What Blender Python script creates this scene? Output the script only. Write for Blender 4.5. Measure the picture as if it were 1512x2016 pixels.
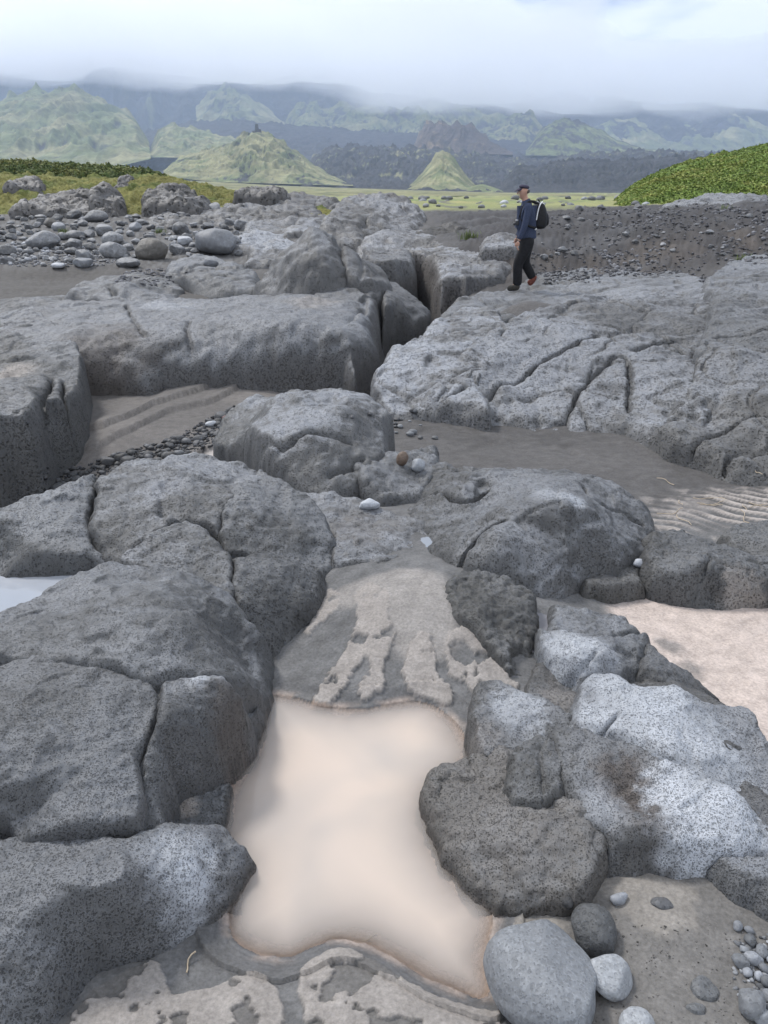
import bpy, bmesh, math, random
import numpy as np
from mathutils import Vector, Matrix

for o in list(bpy.data.objects):
    bpy.data.objects.remove(o)
SC = bpy.context.scene
COL = SC.collection
R = math.radians
rng = np.random.default_rng(11)
random.seed(11)

# ------------------------------------------------------------------ camera
CAM_H, FPX = 1.65, 1515.0
PITCH = math.atan((1008 - 380) / FPX)
SP, CP = math.sin(PITCH), math.cos(PITCH)
cam = bpy.data.cameras.new('camera')
cam.sensor_fit = 'VERTICAL'
cam.sensor_height = 24.0
cam.lens = 24.0 * FPX / 2016.0
cam.clip_start, cam.clip_end = 0.05, 30000
cam_o = bpy.data.objects.new('camera', cam)
COL.objects.link(cam_o)
cam_o.location = (0, 0, CAM_H)
cam_o.rotation_euler = (math.pi / 2 - PITCH, 0, 0)
SC.camera = cam_o

# ------------------------------------------------------------------ sky, sun, exposure
SUN_EL, SUN_AZ = 50, -42          # azimuth measured from +Y (view direction) towards -X
w = bpy.data.worlds.new('World')
SC.world = w
w.use_nodes = True
nt = w.node_tree
for n in list(nt.nodes):
    nt.nodes.remove(n)


def N(t, kind, **kw):
    n = t.nodes.new(kind)
    for k, v in kw.items():
        if k.startswith('i_'):
            n.inputs[k[2:].replace('_', ' ')].default_value = v
        else:
            setattr(n, k, v)
    return n


def ramp(t, stops, src=None, interp='LINEAR'):
    r = t.nodes.new('ShaderNodeValToRGB')
    r.color_ramp.interpolation = interp
    e = r.color_ramp.elements
    while len(e) < len(stops):
        e.new(0.5)
    for el, (p, c) in zip(e, stops):
        el.position = p
        el.color = (c, c, c, 1) if isinstance(c, (int, float)) else (*c, 1)
    if src is not None:
        t.links.new(src, r.inputs[0])
    return r


def mathn(t, op, a, b=None, clamp=False):
    m = t.nodes.new('ShaderNodeMath')
    m.operation = op
    m.use_clamp = clamp
    for i, v in enumerate((a, b)):
        if v is None:
            continue
        if isinstance(v, (int, float)):
            m.inputs[i].default_value = v
        else:
            t.links.new(v, m.inputs[i])
    return m.outputs[0]


def mix(t, fac, a, b, blend='MIX'):
    m = t.nodes.new('ShaderNodeMix')
    m.data_type = 'RGBA'
    m.blend_type = blend
    for i, v in ((0, fac), (6, a), (7, b)):
        if isinstance(v, (int, float)):
            m.inputs[i].default_value = v if i == 0 else (v, v, v, 1)
        elif isinstance(v, tuple):
            m.inputs[i].default_value = (*v, 1)
        else:
            t.links.new(v, m.inputs[i])
    return m.outputs[2]


sky = N(nt, 'ShaderNodeTexSky', sky_type='NISHITA', sun_disc=False, sun_elevation=R(SUN_EL), sun_rotation=R(SUN_AZ))
tc = N(nt, 'ShaderNodeTexCoord')
# cloud layer: direction projected on a cloud plane, two scales of noise
sep = N(nt, 'ShaderNodeSeparateXYZ')
nt.links.new(tc.outputs['Generated'], sep.inputs[0])
zc = mathn(nt, 'ADD', mathn(nt, 'ABSOLUTE', sep.outputs[2]), 0.10)
cx = mathn(nt, 'DIVIDE', sep.outputs[0], zc)
cy = mathn(nt, 'DIVIDE', sep.outputs[1], zc)
cmb = N(nt, 'ShaderNodeCombineXYZ')
nt.links.new(cx, cmb.inputs[0])
nt.links.new(cy, cmb.inputs[1])
n1 = N(nt, 'ShaderNodeTexNoise', i_Scale=1.15, i_Detail=7.0, i_Roughness=0.5, i_Distortion=0.25)
nt.links.new(cmb.outputs[0], n1.inputs['Vector'])
cl = ramp(nt, [(0.38, (0.46, 0.51, 0.62)), (0.46, (0.76, 0.80, 0.87)), (0.53, (0.98, 0.985, 0.99)), (0.72, (1.0, 0.995, 0.97))], n1.outputs['Fac'])
SKY_K = 0.10
cl10 = mix(nt, 1.0, cl.outputs[0], (0.60 / SKY_K, 0.605 / SKY_K, 0.61 / SKY_K), 'MULTIPLY')
skyc = mix(nt, 0.95, sky.outputs[0], cl10)
bg = N(nt, 'ShaderNodeBackground', i_Strength=SKY_K)
nt.links.new(skyc, bg.inputs['Color'])
wo = N(nt, 'ShaderNodeOutputWorld')
nt.links.new(bg.outputs[0], wo.inputs['Surface'])

sun = bpy.data.lights.new('sun', 'SUN')
sun.energy = 1.5
sun.angle = R(10)
sun.color = (1.0, 0.97, 0.93)
sun_o = bpy.data.objects.new('sun', sun)
COL.objects.link(sun_o)
sd = Vector((math.sin(R(SUN_AZ)) * math.cos(R(SUN_EL)), math.cos(R(SUN_AZ)) * math.cos(R(SUN_EL)), math.sin(R(SUN_EL))))
sun_o.rotation_euler = sd.to_track_quat('Z', 'Y').to_euler()
sun_o.location = (-20, 10, 60)

SC.view_settings.view_transform = 'Standard'
SC.view_settings.look = 'None'
SC.view_settings.gamma = 1.0
SC.view_settings.use_curve_mapping = False
SC.view_settings.exposure = 1.13
SC.render.engine = 'CYCLES'
SC.cycles.use_denoising = True
SC.cycles.max_bounces = 18
SC.cycles.diffuse_bounces = 3
SC.cycles.volume_bounces = 16
SC.cycles.transparent_max_bounces = 8

# ------------------------------------------------------------------ places: pixel of the photograph -> point
def atz(px, py, z, dy=0.0):
    u = (px - 756) / FPX
    v = (1008 - py) / FPX
    dx_, dy_, dz_ = u, CP + v * SP, -SP + v * CP
    t = (z - CAM_H) / dz_
    return (dx_ * t, dy_ * t + dy, z)


def aty(px, py, Y):
    u = (px - 756) / FPX
    v = (1008 - py) / FPX
    t = Y / (CP + v * SP)
    return (u * t, Y, CAM_H + t * (-SP + v * CP))


def pt(p):
    if p[0] == 'Y':
        return aty(p[1], p[2], p[3])
    if p[0] == 'W':
        return p[1:4]
    return atz(*p)


def pts(lst):
    return np.array([pt(p) for p in lst], float)


# ------------------------------------------------------------------ numpy noise
TB = 64
_g = rng.normal(size=(TB ** 3, 3))
_g = (_g / np.linalg.norm(_g, axis=1)[:, None]).astype(np.float32)
_gx, _gy, _gz = (np.ascontiguousarray(_g[:, i]) for i in range(3))
_j2 = rng.random((TB * TB, 2)).astype(np.float32)


def gnoise(x, y, z):
    x = np.asarray(x, np.float32); y = np.asarray(y, np.float32); z = np.asarray(z, np.float32)
    x, y, z = np.broadcast_arrays(x, y, z)
    ix = np.floor(x).astype(np.int32); iy = np.floor(y).astype(np.int32); iz = np.floor(z).astype(np.int32)
    fx, fy, fz = x - ix, y - iy, z - iz
    s = lambda t: t * t * t * (t * (t * 6 - 15) + 10)
    ux, uy, uz = s(fx), s(fy), s(fz)
    X0, X1 = (ix & 63) << 12, ((ix + 1) & 63) << 12
    Y0, Y1 = (iy & 63) << 6, ((iy + 1) & 63) << 6
    Z0, Z1 = iz & 63, (iz + 1) & 63

    def c(a, b, d, gx, gy, gz):
        k = a + b + d
        return _gx[k] * gx + _gy[k] * gy + _gz[k] * gz
    a = c(X0, Y0, Z0, fx, fy, fz); b = c(X1, Y0, Z0, fx - 1, fy, fz)
    l00 = a + ux * (b - a)
    a = c(X0, Y1, Z0, fx, fy - 1, fz); b = c(X1, Y1, Z0, fx - 1, fy - 1, fz)
    l10 = a + ux * (b - a)
    a = c(X0, Y0, Z1, fx, fy, fz - 1); b = c(X1, Y0, Z1, fx - 1, fy, fz - 1)
    l01 = a + ux * (b - a)
    a = c(X0, Y1, Z1, fx, fy - 1, fz - 1); b = c(X1, Y1, Z1, fx - 1, fy - 1, fz - 1)
    l11 = a + ux * (b - a)
    l0 = l00 + uy * (l10 - l00)
    l1 = l01 + uy * (l11 - l01)
    return (l0 + uz * (l1 - l0)) * 1.5


def fbm(x, y, z, octv=4, gain=0.5, ridged=False):
    a, f, s, tot = 1.0, 1.0, 0.0, 0.0
    for k in range(octv):
        n = gnoise(np.asarray(x) * f + 13.7 * k, np.asarray(y) * f - 7.3 * k, np.asarray(z) * f + 3.1 * k)
        if ridged:
            n = 1 - 2 * np.abs(n)
        s = s + a * n
        tot += a
        a *= gain
        f *= 2.03
    return s / tot


def voro2(x, y, off=None):
    """F1, F2 - F1 of a jittered 2-D cell pattern with unit cells"""
    ix = np.floor(x).astype(np.int32); iy = np.floor(y).astype(np.int32)
    f1 = np.full(x.shape, 9.0, np.float32); f2 = f1.copy()
    cid = np.zeros(x.shape, np.int32)
    for a in (-1, 0, 1):
        for b in (-1, 0, 1):
            k = ((ix + a) & 63) * 64 + ((iy + b) & 63)
            d = np.hypot(ix + a + 0.1 + 0.8 * _j2[k, 0] - x, iy + b + 0.1 + 0.8 * _j2[k, 1] - y)
            m = d < f1
            f2 = np.where(m, f1, np.minimum(f2, d))
            cid = np.where(m, k, cid)
            if off is not None:
                off[0] = np.where(m, x - (ix + a + 0.1 + 0.8 * _j2[k, 0]), off[0])
                off[1] = np.where(m, y - (iy + b + 0.1 + 0.8 * _j2[k, 1]), off[1])
            f1 = np.where(m, d, f1)
    return f1, f2 - f1, cid


def sstep(a, b, x):
    t = np.clip((x - a) / (b - a), 0, 1)
    return t * t * (3 - 2 * t)


def seg_dist(x, y, P, closed=False):
    """distance to a polyline"""
    best = np.full(x.shape, 1e9)
    n = len(P)
    for i in range(n if closed else n - 1):
        ax, ay = P[i][0], P[i][1]
        bx, by = P[(i + 1) % n][0], P[(i + 1) % n][1]
        dx, dy = bx - ax, by - ay
        L = dx * dx + dy * dy + 1e-12
        t = np.clip(((x - ax) * dx + (y - ay) * dy) / L, 0, 1)
        best = np.minimum(best, (x - ax - t * dx) ** 2 + (y - ay - t * dy) ** 2)
    return np.sqrt(best)


def inside(x, y, P):
    c = np.zeros(x.shape, bool)
    n = len(P)
    for i in range(n):
        ax, ay = P[i][0], P[i][1]
        bx, by = P[(i + 1) % n][0], P[(i + 1) % n][1]
        if ay == by:
            continue
        c ^= ((ay > y) != (by > y)) & (x < (bx - ax) * (y - ay) / (by - ay) + ax)
    return c


def sdf(x, y, P):
    """positive inside"""
    d = seg_dist(x, y, P, True)
    return np.where(inside(x, y, P), d, -d)


def chaikin(P, n=2, closed=True):
    P = np.asarray(P, float)
    for _ in range(n):
        Q = np.roll(P, -1, 0) if closed else P[1:]
        A = P if closed else P[:-1]
        out = np.empty((len(A) * 2, P.shape[1]))
        out[0::2] = A * 0.75 + Q * 0.25
        out[1::2] = A * 0.25 + Q * 0.75
        if not closed:
            out = np.vstack([P[:1], out, P[-1:]])
        P = out
    return P


class RBF:
    def __init__(self, xy, z, c, smooth=0.0, lin=True):
        self.xy = np.asarray(xy, float); self.c = c
        n = len(z)
        self.lin = lin
        A = np.zeros((n + 3, n + 3))
        d2 = ((self.xy[:, None] - self.xy[None]) ** 2).sum(-1)
        A[:n, :n] = -np.sqrt(d2 + c * c) - smooth * np.eye(n)
        A[:n, n:] = np.c_[np.ones(n), self.xy * (1.0 if lin else 0.0)]
        A[n:, :n] = A[:n, n:].T
        b = np.r_[z, 0, 0, 0]
        self.w = np.linalg.lstsq(A, b, rcond=None)[0]

    def __call__(self, x, y):
        n = len(self.xy)
        out = self.w[n] + self.w[n + 1] * x + self.w[n + 2] * y
        for (a, b), wt in zip(self.xy, self.w[:n]):
            out = out - wt * np.sqrt((x - a) ** 2 + (y - b) ** 2 + self.c * self.c)
        return out


# ------------------------------------------------------------------ mesh helpers
def tag(o, label=None, cat=None, group=None, kind=None):
    for k, v in (('label', label), ('category', cat), ('group', group), ('kind', kind)):
        if v:
            o[k] = v
    return o


def new_mesh(name, V, F, mat, attrs=None, smooth=True):
    me = bpy.data.meshes.new(name)
    V = np.asarray(V, np.float32)
    F = np.asarray(F, np.int32)
    k = F.shape[1]
    me.vertices.add(len(V))
    me.vertices.foreach_set('co', V.ravel())
    me.loops.add(F.size)
    me.loops.foreach_set('vertex_index', F.ravel())
    me.polygons.add(len(F))
    me.polygons.foreach_set('loop_start', np.arange(0, F.size, k, dtype=np.int32))
    me.polygons.foreach_set('loop_total', np.full(len(F), k, np.int32))
    me.polygons.foreach_set('use_smooth', np.full(len(F), smooth, bool))
    for an, av in (attrs or {}).items():
        if av.ndim == 2:
            a = me.attributes.new(an, 'FLOAT_COLOR', 'POINT')
            a.data.foreach_set('color', np.c_[av, np.ones(len(av))].astype(np.float32).ravel())
        else:
            a = me.attributes.new(an, 'FLOAT', 'POINT')
            a.data.foreach_set('value', av.astype(np.float32))
    if mat:
        me.materials.append(mat)
    me.update(calc_edges=True)
    return me


def link(name, me, loc=(0, 0, 0), parent=None):
    o = bpy.data.objects.new(name, me)
    COL.objects.link(o)
    o.location = loc
    if parent:
        o.parent = parent
    return o


def grid_faces(keep):
    """quads of a (ny, nx) grid where all four corners are kept; returns vertex remap"""
    ny, nx = keep.shape
    idx = np.arange(ny * nx).reshape(ny, nx)
    q = keep[:-1, :-1] & keep[1:, :-1] & keep[:-1, 1:] & keep[1:, 1:]
    F = np.c_[idx[:-1, :-1][q], idx[:-1, 1:][q], idx[1:, 1:][q], idx[1:, :-1][q]]
    used = np.zeros(ny * nx, bool)
    used[F.ravel()] = True
    remap = np.cumsum(used) - 1
    return remap[F], used


def normals_of(X, Y, Z):
    Tu = np.stack([np.gradient(a, axis=1) for a in (X, Y, Z)], -1)
    Tv = np.stack([np.gradient(a, axis=0) for a in (X, Y, Z)], -1)
    n = np.cross(Tu, Tv)
    return n / (np.linalg.norm(n, axis=-1, keepdims=True) + 1e-12)


# ------------------------------------------------------------------ materials
def mat_new(name):
    m = bpy.data.materials.new(name)
    m.use_nodes = True
    t = m.node_tree
    b = t.nodes['Principled BSDF']
    return m, t, b


def rock_mat(name, pit, pit_depth, grain, attr=True, col=(0.1, 0.1, 0.1), pit_shade=0.35, fine=0.35, pore=1.0):
    m, t, b = mat_new(name)
    geo = N(t, 'ShaderNodeNewGeometry')
    P = geo.outputs['Position']
    if attr:
        a = N(t, 'ShaderNodeAttribute', attribute_name='col')
        base = a.outputs['Color']
    else:
        oi = N(t, 'ShaderNodeObjectInfo')
        hv = ramp(t, [(0.0, tuple(c * 0.6 for c in col)), (0.5, col), (1.0, tuple(min(1, c * 1.7) for c in col))], oi.outputs['Random'])
        base = hv.outputs[0]
    # vesicles: irregular open pores of two sizes, denser in some places than in others
    nf = N(t, 'ShaderNodeTexNoise', i_Scale=grain, i_Detail=5.0, i_Roughness=0.68)
    t.links.new(P, nf.inputs['Vector'])
    big = N(t, 'ShaderNodeTexNoise', i_Scale=grain * .03, i_Detail=5.0, i_Roughness=0.6)
    t.links.new(P, big.inputs['Vector'])
    shift = mathn(t, 'MULTIPLY', mathn(t, 'SUBTRACT', big.outputs['Fac'], .5), .9)
    warp = N(t, 'ShaderNodeVectorMath', operation='MULTIPLY_ADD')
    t.links.new(nf.outputs['Color'], warp.inputs[0])
    warp.inputs[1].default_value = (.9 / pit,) * 3
    t.links.new(P, warp.inputs[2])
    pits = []
    for sc, rmin, rvar in ((pit, .10, .50), (pit * 2.3, .06, .46)):
        vo = N(t, 'ShaderNodeTexVoronoi', i_Scale=sc, i_Randomness=1.0)
        t.links.new(warp.outputs[0], vo.inputs['Vector'])
        sp = N(t, 'ShaderNodeSeparateColor')
        t.links.new(vo.outputs['Color'], sp.inputs[0])
        thr = mathn(t, 'ADD', mathn(t, 'ADD', mathn(t, 'MULTIPLY', mathn(t, 'POWER', sp.outputs[0], 1.4), rvar), rmin), mathn(t, 'MULTIPLY', shift, .5))
        thr = mathn(t, 'MAXIMUM', thr, .02)
        pits.append(ramp(t, [(.55, 1 - pore), (1.0, 1.0)], mathn(t, 'DIVIDE', vo.outputs['Distance'], thr)).outputs[0])
    both = mathn(t, 'MULTIPLY', mathn(t, 'MULTIPLY', pits[0], pits[1]), mathn(t, 'ADD', mathn(t, 'MULTIPLY', nf.outputs['Fac'], .5), .72))
    pit_tone = ramp(t, [(0.0, 1 - pit_shade), (0.70, .92), (0.95, 1.0), (1.2, 1 + fine)], mathn(t, 'MULTIPLY', both, .98))  # shade inside the pores put into the colour, since bump gives none
    c1 = mix(t, 1.0, base, pit_tone.outputs[0], 'MULTIPLY')
    gb = ramp(t, [(0.3, 0.76), (0.7, 1.22)], big.outputs['Fac'])
    c2 = mix(t, 1.0, c1, gb.outputs[0], 'MULTIPLY')
    t.links.new(c2, b.inputs['Base Color'])
    b.inputs['Roughness'].default_value = 0.62
    b.inputs['Specular IOR Level'].default_value = 0.42
    h = mathn(t, 'MULTIPLY', both, pit_depth)
    bp = N(t, 'ShaderNodeBump', i_Strength=1.0, i_Distance=1.0)
    t.links.new(h, bp.inputs['Height'])
    t.links.new(bp.outputs[0], b.inputs['Normal'])
    return m


def ground_mat(name, grain=90.0, coarse=14.0, amt=0.0012):
    m, t, b = mat_new(name)
    geo = N(t, 'ShaderNodeNewGeometry')
    P = geo.outputs['Position']
    a = N(t, 'ShaderNodeAttribute', attribute_name='col')
    rg = N(t, 'ShaderNodeAttribute', attribute_name='wet')
    nf = N(t, 'ShaderNodeTexNoise', i_Scale=grain, i_Detail=5.0, i_Roughness=0.7)
    t.links.new(P, nf.inputs['Vector'])
    nc = N(t, 'ShaderNodeTexNoise', i_Scale=coarse, i_Detail=5.0, i_Roughness=0.6)
    t.links.new(P, nc.inputs['Vector'])
    g = ramp(t, [(0.3, 0.72), (0.7, 1.28)], nf.outputs['Fac'])
    g2 = ramp(t, [(0.3, 0.82), (0.7, 1.18)], nc.outputs['Fac'])
    c1 = mix(t, 1.0, mix(t, 1.0, a.outputs['Color'], g.outputs[0], 'MULTIPLY'), g2.outputs[0], 'MULTIPLY')
    t.links.new(c1, b.inputs['Base Color'])
    ro = ramp(t, [(0.0, 0.9), (1.0, 0.32)], rg.outputs['Fac'])
    t.links.new(ro.outputs[0], b.inputs['Roughness'])
    b.inputs['Specular IOR Level'].default_value = 0.3
    h = mathn(t, 'ADD', mathn(t, 'MULTIPLY', nf.outputs['Fac'], amt * 2.2), mathn(t, 'MULTIPLY', nc.outputs['Fac'], amt * 6))
    bp = N(t, 'ShaderNodeBump', i_Strength=0.8, i_Distance=1.0)
    t.links.new(h, bp.inputs['Height'])
    t.links.new(bp.outputs[0], b.inputs['Normal'])
    return m


def plain_mat(name, col, rough=0.7, scale=40.0, var=0.2, bump=0.0, spec=0.3):
    m, t, b = mat_new(name)
    tcn = N(t, 'ShaderNodeTexCoord')
    nf = N(t, 'ShaderNodeTexNoise', i_Scale=scale, i_Detail=4.0)
    t.links.new(tcn.outputs['Object'], nf.inputs['Vector'])
    g = ramp(t, [(0.3, 1 - var), (0.7, 1 + var)], nf.outputs['Fac'])
    t.links.new(mix(t, 1.0, tuple(col), g.outputs[0], 'MULTIPLY'), b.inputs['Base Color'])
    b.inputs['Roughness'].default_value = rough
    b.inputs['Specular IOR Level'].default_value = spec
    if bump:
        bp = N(t, 'ShaderNodeBump', i_Strength=0.7, i_Distance=bump)
        t.links.new(nf.outputs['Fac'], bp.inputs['Height'])
        t.links.new(bp.outputs[0], b.inputs['Normal'])
    return m


def attr_mat(name, scale, var=0.3, bump=0.0, rough=0.9):
    m, t, b = mat_new(name)
    geo = N(t, 'ShaderNodeNewGeometry')
    a = N(t, 'ShaderNodeAttribute', attribute_name='col')
    nf = N(t, 'ShaderNodeTexNoise', i_Scale=scale, i_Detail=6.0, i_Roughness=0.65)
    t.links.new(geo.outputs['Position'], nf.inputs['Vector'])
    g = ramp(t, [(0.3, 1 - var), (0.7, 1 + var)], nf.outputs['Fac'])
    t.links.new(mix(t, 1.0, a.outputs['Color'], g.outputs[0], 'MULTIPLY'), b.inputs['Base Color'])
    b.inputs['Roughness'].default_value = rough
    b.inputs['Specular IOR Level'].default_value = 0.15
    if bump:
        bp = N(t, 'ShaderNodeBump', i_Strength=0.8, i_Distance=bump)
        t.links.new(nf.outputs['Fac'], bp.inputs['Height'])
        t.links.new(bp.outputs[0], b.inputs['Normal'])
    return m


M_NEAR = rock_mat('vesicular_lava_near', 165, 0.0034, 190, pit_shade=0.47, fine=.14)
M_NEAR2 = rock_mat('vesicular_lava_ridge', 95, 0.0055, 110, pit_shade=0.47, fine=.14)
M_MID = rock_mat('vesicular_lava_mid', 46, 0.011, 55, pit_shade=0.42, fine=.14)
M_FAR = rock_mat('lava_far', 19, 0.022, 22, pit_shade=0.42, fine=.25)
M_STONE = rock_mat('smooth_stone', 60, 0.002, 90, attr=False, col=(0.16, 0.168, 0.18), pit_shade=0.3, fine=0.2, pore=.45)
M_DARKSTONE = rock_mat('dark_stone', 60, 0.002, 80, attr=False, col=(0.065, 0.066, 0.070), pit_shade=0.3, fine=0.3, pore=.45)
M_FIELD = rock_mat('field_stone', 9, 0.02, 14, attr=False, col=(0.150, 0.153, 0.160), pit_shade=0.4, fine=0.3, pore=.45)
M_PALE = rock_mat('pale_stone', 60, 0.001, 90, attr=False, col=(0.21, 0.22, 0.24), pit_shade=0.2, fine=0.2, pore=.45)
M_BROWN = rock_mat('brown_stone', 60, 0.001, 90, attr=False, col=(0.18, 0.13, 0.10), pit_shade=0.3, fine=0.3, pore=.45)
M_GROUND = ground_mat('volcanic_sand')

# ------------------------------------------------------------------ ground height
GC = [
    (300, 2000, .03), (500, 2010, .03), (700, 2010, .045), (900, 2010, .03), (1100, 2016, .03), (1300, 2000, .06),
    (1500, 1990, .06), (-200, 2100, .05), (-300, 1700, .02), (1800, 2000, .08), (750, 2300, .05), (200, 2400, .05), (1300, 2400, .06),
    (470, 1850, .0), (600, 1890, .008), (760, 1870, .008), (960, 1960, .005), (425, 1660, .0), (520, 1375, .0), (640, 1395, 0),
    (760, 1390, .0), (880, 1400, .0), (860, 1600, .0), (975, 1790, 0), (650, 1600, 0),
    (1150, 1780, .03), (1250, 1760, .05), (1350, 1850, .06), (1450, 1900, .05), (1700, 1800, .05),
    (600, 1300, .01), (700, 1330, .02), (800, 1320, .03), (900, 1340, .03), (960, 1390, .01), (1080, 1380, .02), (1110, 1440, .03),
    (640, 1200, .05), (700, 1200, .08), (800, 1220, .105), (860, 1200, .125), (700, 1130, .095), (800, 1125, .11), (880, 1130, .12),
    (950, 1160, .08), (1060, 1235, .03), (530, 1300, 0.0),
    (760, 1010, .02), (820, 1000, .0), (720, 1085, .07), (850, 1090, .05), (760, 1060, .06),
    (1300, 1200, -.12), (1450, 1250, -.12), (1500, 1450, -.12), (1350, 1350, -.12), (1700, 1400, -.12), (1180, 1200, -.08),
    (1400, 1000, -.14), (1320, 1060, -.13), (1500, 1060, -.13), (1700, 1050, -.14),
    (900, 870, -.15), (1100, 880, -.15), (1300, 930, -.15), (760, 830, -.15), (1400, 930, -.15), (1000, 850, -.15), (860, 915, -.14),
    (300, 800, -.55), (400, 775, -.55), (200, 850, -.55), (240, 900, -.62), (420, 850, -.57), (350, 895, -.6), (100, 970, -.78),
    (150, 930, -.72), (560, 790, -.56), (500, 830, -.55), (430, 885, -.5), (0, 1030, -.85), (-200, 1050, -.9), (640, 785, -.6),
    (200, 780, -.55), (600, 850, -.5), (520, 1000, -.4), (200, 1000, -.7),
    (60, 590, .02), (150, 570, .03), (250, 575, .04), (0, 560, .05), (450, 545, .1), (620, 590, .06), (430, 522, .15), (300, 545, .06),
    (100, 545, .05), (100, 525, .2), (250, 525, .18), (100, 505, .27), (250, 500, .27), (400, 500, .3), (-200, 540, .1), (-200, 640, .0),
    ('Y', 100, 470, 22), ('Y', 300, 470, 22), ('Y', 500, 470, 22), ('Y', 100, 430, 27), ('Y', 300, 430, 27), ('Y', 450, 430, 27),
    ('Y', 200, 415, 31), ('Y', 550, 400, 36), ('Y', -300, 420, 30), ('Y', -300, 480, 20),
    ('Y', 250, 395, 70), ('Y', 500, 395, 70), ('Y', 900, 402, 60), ('Y', 1200, 402, 60), ('Y', 900, 392, 120), ('Y', 900, 384, 400),
    ('Y', 300, 384, 400), ('Y', 1300, 384, 400), ('Y', 900, 378, 1200), ('Y', 300, 376, 1200), ('Y', 1400, 378, 1200),
    ('Y', 1100, 545, 16.5), ('Y', 1250, 540, 16), ('Y', 1400, 520, 15.5), ('Y', 1500, 500, 15.5), ('Y', 1700, 490, 15.5),
    ('Y', 850, 545, 16.5), ('Y', 930, 530, 16.8), ('Y', 900, 585, 14.5), ('Y', 985, 575, 14.8), ('Y', 830, 620, 13.5),
    ('W', 1.5, 12.5, -.3), ('W', 2.5, 13, -.25), ('W', 1.3, 11, -.3), ('W', 3.6, 12.6, -.12), ('W', 4.6, 11.8, -.05),
    ('Y', 1030, 600, 13.5), ('Y', 1200, 586, 13.5), ('Y', 1030, 596, 12),
    ('Y', 1250, 480, 17.6), ('Y', 1400, 466, 17.3), ('Y', 1100, 490, 18), ('Y', 1500, 455, 17),
    ('Y', 1100, 440, 20.5), ('Y', 1250, 435, 20.5), ('Y', 1400, 418, 22), ('Y', 1500, 402, 24), ('Y', 1700, 390, 24),
    ('Y', 1000, 430, 24), ('Y', 880, 430, 25), ('Y', 1100, 420, 30), ('Y', 985, 490, 17.5), ('Y', 860, 475, 20), ('Y', 800, 440, 25),
    ('Y', 700, 430, 27), ('Y', 1250, 410, 32), ('Y', 1450, 398, 34), ('Y', 700, 400, 45),
    (1000, 700, -.2), (1300, 700, .0), (1000, 600, -.1), (1300, 600, .0), (1500, 750, .0), (1500, 600, .1), (850, 750, -.4),
]
GP = pts(GC)
_G = RBF(np.c_[GP[:, 0] / (GP[:, 1] + 1), np.log(GP[:, 1] + 1)], GP[:, 2], 0.03, 0.0)
GORGE = pts([('W', -.35, 7.2, 0), ('W', -.15, 8.2, 0), ('W', -.02, 9.2, 0), ('W', .26, 10.6, 0), ('W', .62, 12.2, 0), ('W', .82, 13.6, 0), ('W', .62, 16, 0), ('W', .25, 18.5, 0), ('W', -.4, 21, 0), ('W', -1.2, 25, 0), ('W', -1.9, 29, 0), ('W', -2.2, 34, 0)])
POOL = chaikin(pts([(520, 1372, 0), (560, 1368, 0), (640, 1392, 0), (700, 1398, 0), (760, 1388, 0), (830, 1378, 0), (880, 1402, 0), (922, 1450, 0),
                    (930, 1500, 0), (872, 1540, 0), (850, 1600, 0), (862, 1665, 0), (908, 1740, 0), (975, 1790, 0), (962, 1850, 0), (957, 1900, 0),
                    (965, 1955, 0), (940, 1965, 0), (880, 1945, 0), (800, 1900, 0), (740, 1862, 0), (690, 1846, 0), (640, 1852, 0), (595, 1876, 0),
                    (560, 1890, 0), (500, 1872, 0), (455, 1850, 0), (448, 1790, 0), (462, 1710, 0), (425, 1660, 0), (440, 1600, 0), (452, 1545, 0),
                    (492, 1490, 0), (510, 1440, 0)]), 2)
ZP = lambda off, sc, z, L: [(off[0] + a / sc, off[1] + b / sc, z) for a, b in L]
O6 = ((400, 1100), 2.16)
PLATES = [pts(ZP(*O6, z, L)) for z, L in (
    (.045, [(470, 575), (548, 572), (610, 500), (640, 450), (695, 415), (720, 430), (715, 480), (722, 500), (755, 500), (765, 430), (800, 362), (775, 280), (780, 200), (700, 160), (650, 200), (668, 290), (620, 390), (540, 480)]),
    (.02, [(668, 545), (690, 520), (750, 520), (757, 555), (680, 585)]),
    (.05, [(855, 470), (880, 400), (930, 360), (950, 370), (975, 430), (985, 490), (1050, 530), (1045, 578), (960, 550), (880, 520)]),
    (.06, [(1040, 390), (1060, 350), (1130, 330), (1200, 340), (1250, 400), (1290, 500), (1330, 515), (1290, 545), (1220, 550), (1150, 530), (1130, 500), (1060, 480), (1040, 440)]),
    (.04, [(445, 310), (490, 240), (540, 160), (575, 190), (565, 235), (500, 275)]))]
PIT = atz(400 + 1098 / 2.16, 1100 + 410 / 2.16, .06)
SILT_TOP = chaikin(pts(ZP(*O6, .1, [(520, 170), (560, 110), (700, 75), (820, 45), (960, 60), (1060, 110), (1050, 230), (1140, 330), (1040, 380), (900, 400), (800, 380), (770, 290), (700, 180), (640, 210), (575, 195)])), 2)
O7 = ((0, 1400), 2.0)
CRUST = [pts(L) for L in (
    [(600, 2030, .03), (585, 1960, .02), (590, 1915, .01), (615, 1888, .01), (650, 1872, .01), (690, 1868, .01), (740, 1890, .02), (800, 1930, .02), (860, 1965, .02), (930, 1990, .01), (985, 2000, .01), (1000, 2060, .02), (900, 2200, .04), (600, 2200, .04)],
    [(110, 2050, .03), (180, 1960, .02), (260, 1915, .01), (300, 1897, .01), (318, 1905, .01), (330, 1950, .01), (345, 1972, .01), (430, 1952, .01), (465, 1925, .01), (510, 1925, .01), (545, 1955, .01), (565, 2010, .02), (575, 2080, .03), (400, 2200, .05), (100, 2200, .05)],
)]
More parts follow.
